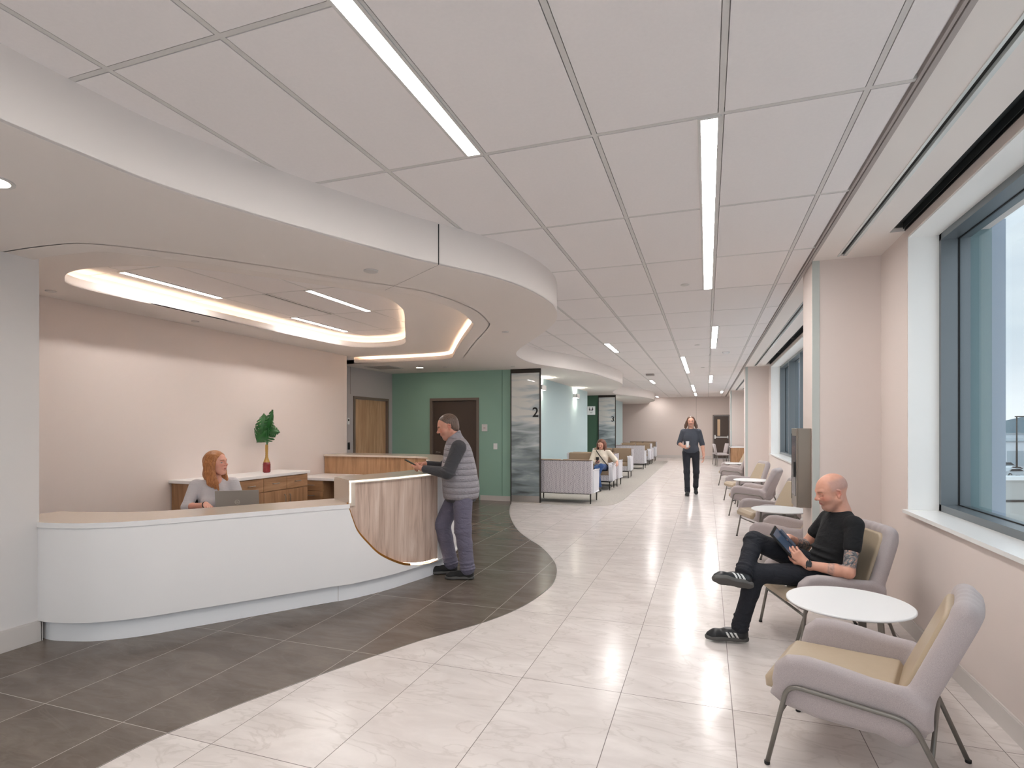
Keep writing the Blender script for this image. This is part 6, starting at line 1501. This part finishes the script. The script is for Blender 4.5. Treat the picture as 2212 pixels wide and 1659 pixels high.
def car(x, y, rz, body, label, tall=0.0):
    c = tag(empty('car', (x, y, GZ), rz), label, 'car', 'cars parked outside')
    prof = [(-2.25, .35), (-2.3, .75), (-2.1, .95+tall), (-1.6, 1.0+tall), (-1.05, 1.45+tall), (.45, 1.48+tall), (1.15, 1.02+tall*.6), (2.05, .88+tall*.4), (2.28, .62), (2.25, .35)]
    bm = bmesh.new(); poly_prism(bm, prof, -.88, .88)
    for v in bm.verts: v.co = Vector((v.co.x, v.co.z*(1 if v.co.y < 1.0+tall else .84), v.co.y))
    from_bm('body', bm, mat('car paint '+body[0], body[1], .25, coat=.5), c)
    bm = bmesh.new()
    for s in (-1, 1):
        poly = [(-1.35, 1.02+tall), (-.98, 1.36+tall), (.40, 1.39+tall), (.95, 1.04+tall*.7)]
        b2 = bmesh.new(); 
        vs = [bm.verts.new((p[0], s*(.885-.09*(p[1] > 1.2+tall)), p[1])) for p in poly]; vs2 = [bm.verts.new((p[0], s*(.80), p[1])) for p in poly]
        bm.faces.new(vs); bm.faces.new(vs2)
        for i in range(4): bm.faces.new((vs[i], vs[(i+1) % 4], vs2[(i+1) % 4], vs2[i]))
        b2.free()
    from_bm('side_glass', bm, M['black'], c)
    for wx in (-1.4, 1.4):
        for wy in (-.82, .82):
            bm = bmesh.new(); add_tube(bm, [(wx, wy-.11, .33), (wx, wy+.11, .33)], .33, 18); w = from_bm('wheel', bm, M['black'], c)
            bm = bmesh.new(); add_tube(bm, [(wx, wy-.115, .33), (wx, wy+.115, .33)], .19, 14); from_bm('hub', bm, M['steel'], w)
P0 = Vector((50.5, 122.5)); dr = Vector((math.cos(YAW), math.sin(YAW))); fw = Vector((-math.sin(YAW), math.cos(YAW)))
def at(u, f): q = P0+dr*u+fw*f; return q.x, q.y
for u, f, rz, b, lab, t in [(-1.0, -2, .0, ('silver', (178, 184, 188)), 'silver sedan in the front row of the parking lot', 0), (-1.5, 6, .1, ('white', (232, 234, 234)), 'white pickup sized car behind the silver sedan', .35), (2.6, 2, .05, ('pearl', (214, 218, 220)), 'pearl white car beside the street lamp', .1),
                           (7.0, -1, .0, ('slate', (84, 96, 108)), 'dark slate car right of the street lamp', 0), (7.2, 9, .0, ('grey', (120, 128, 134)), 'dark grey car in front of the warehouse doors', .4)]:
    x, y = at(u, f); car(x, y, YAW+rz, b, lab, t)
def bldg(name, u, f, w, d, h, col, label, doors=0, band=False):
    x, y = at(u, f); o = tag(empty('building', (x, y, GZ), YAW), label, 'building')
    box('walls', 0, w, 0, d, 0, h, mat('facade '+name, col, .8), o); box('roof_edge', -.3, w+.3, -.3, d, h, h+.25, mat('roof edge '+name, (150, 160, 166), .6), o)
    for k in range(doors): box('roller_door', 1.2+k*5.2, 5.0+k*5.2, -.08, 0, 0, h*.62, mat('roller door', (170, 180, 186), .6) if k == 0 else bpy.data.materials['roller door'], o)
    if band: box('window_band', .5, w-.5, -.08, 0, h*.55, h*.75, mat('dark window band', (72, 92, 104), .2), o)
bldg('warehouse', 0.6, 26, 60, 30, 5.3, (214, 218, 222), 'white warehouse with roller doors across the parking lot', 8)
bldg('office', 10, 70, 60, 20, 6.5, (206, 214, 220), 'pale building with a dark window band behind the warehouse', 0, True)
bldg('shed', -26, 40, 24, 20, 3.7, (220, 222, 224), 'low white building behind the facade fin', 2)
bldg('house', -6, 110, 26, 20, 4.9, (196, 204, 210), 'distant pale building below the hill', 0, True)
bm = bmesh.new(); rnd = random.Random(4); n = 60; top = []; 
for i in range(n+1):
    a = YAW*0+math.radians(95-120*i/n); r = 330; x, y = r*math.cos(a), r*math.sin(a)
    h = 1.5+4.5*math.sin(i*.31)**2+2.2*math.sin(i*.9)+rnd.random()*1.6
    top.append((bm.verts.new((x, y, GZ)), bm.verts.new((x, y, h)), bm.verts.new((x*1.2, y*1.2, GZ))))
for i in range(n):
    bm.faces.new((top[i][0], top[i+1][0], top[i+1][1], top[i][1])); bm.faces.new((top[i][1], top[i+1][1], top[i+1][2], top[i][2]))
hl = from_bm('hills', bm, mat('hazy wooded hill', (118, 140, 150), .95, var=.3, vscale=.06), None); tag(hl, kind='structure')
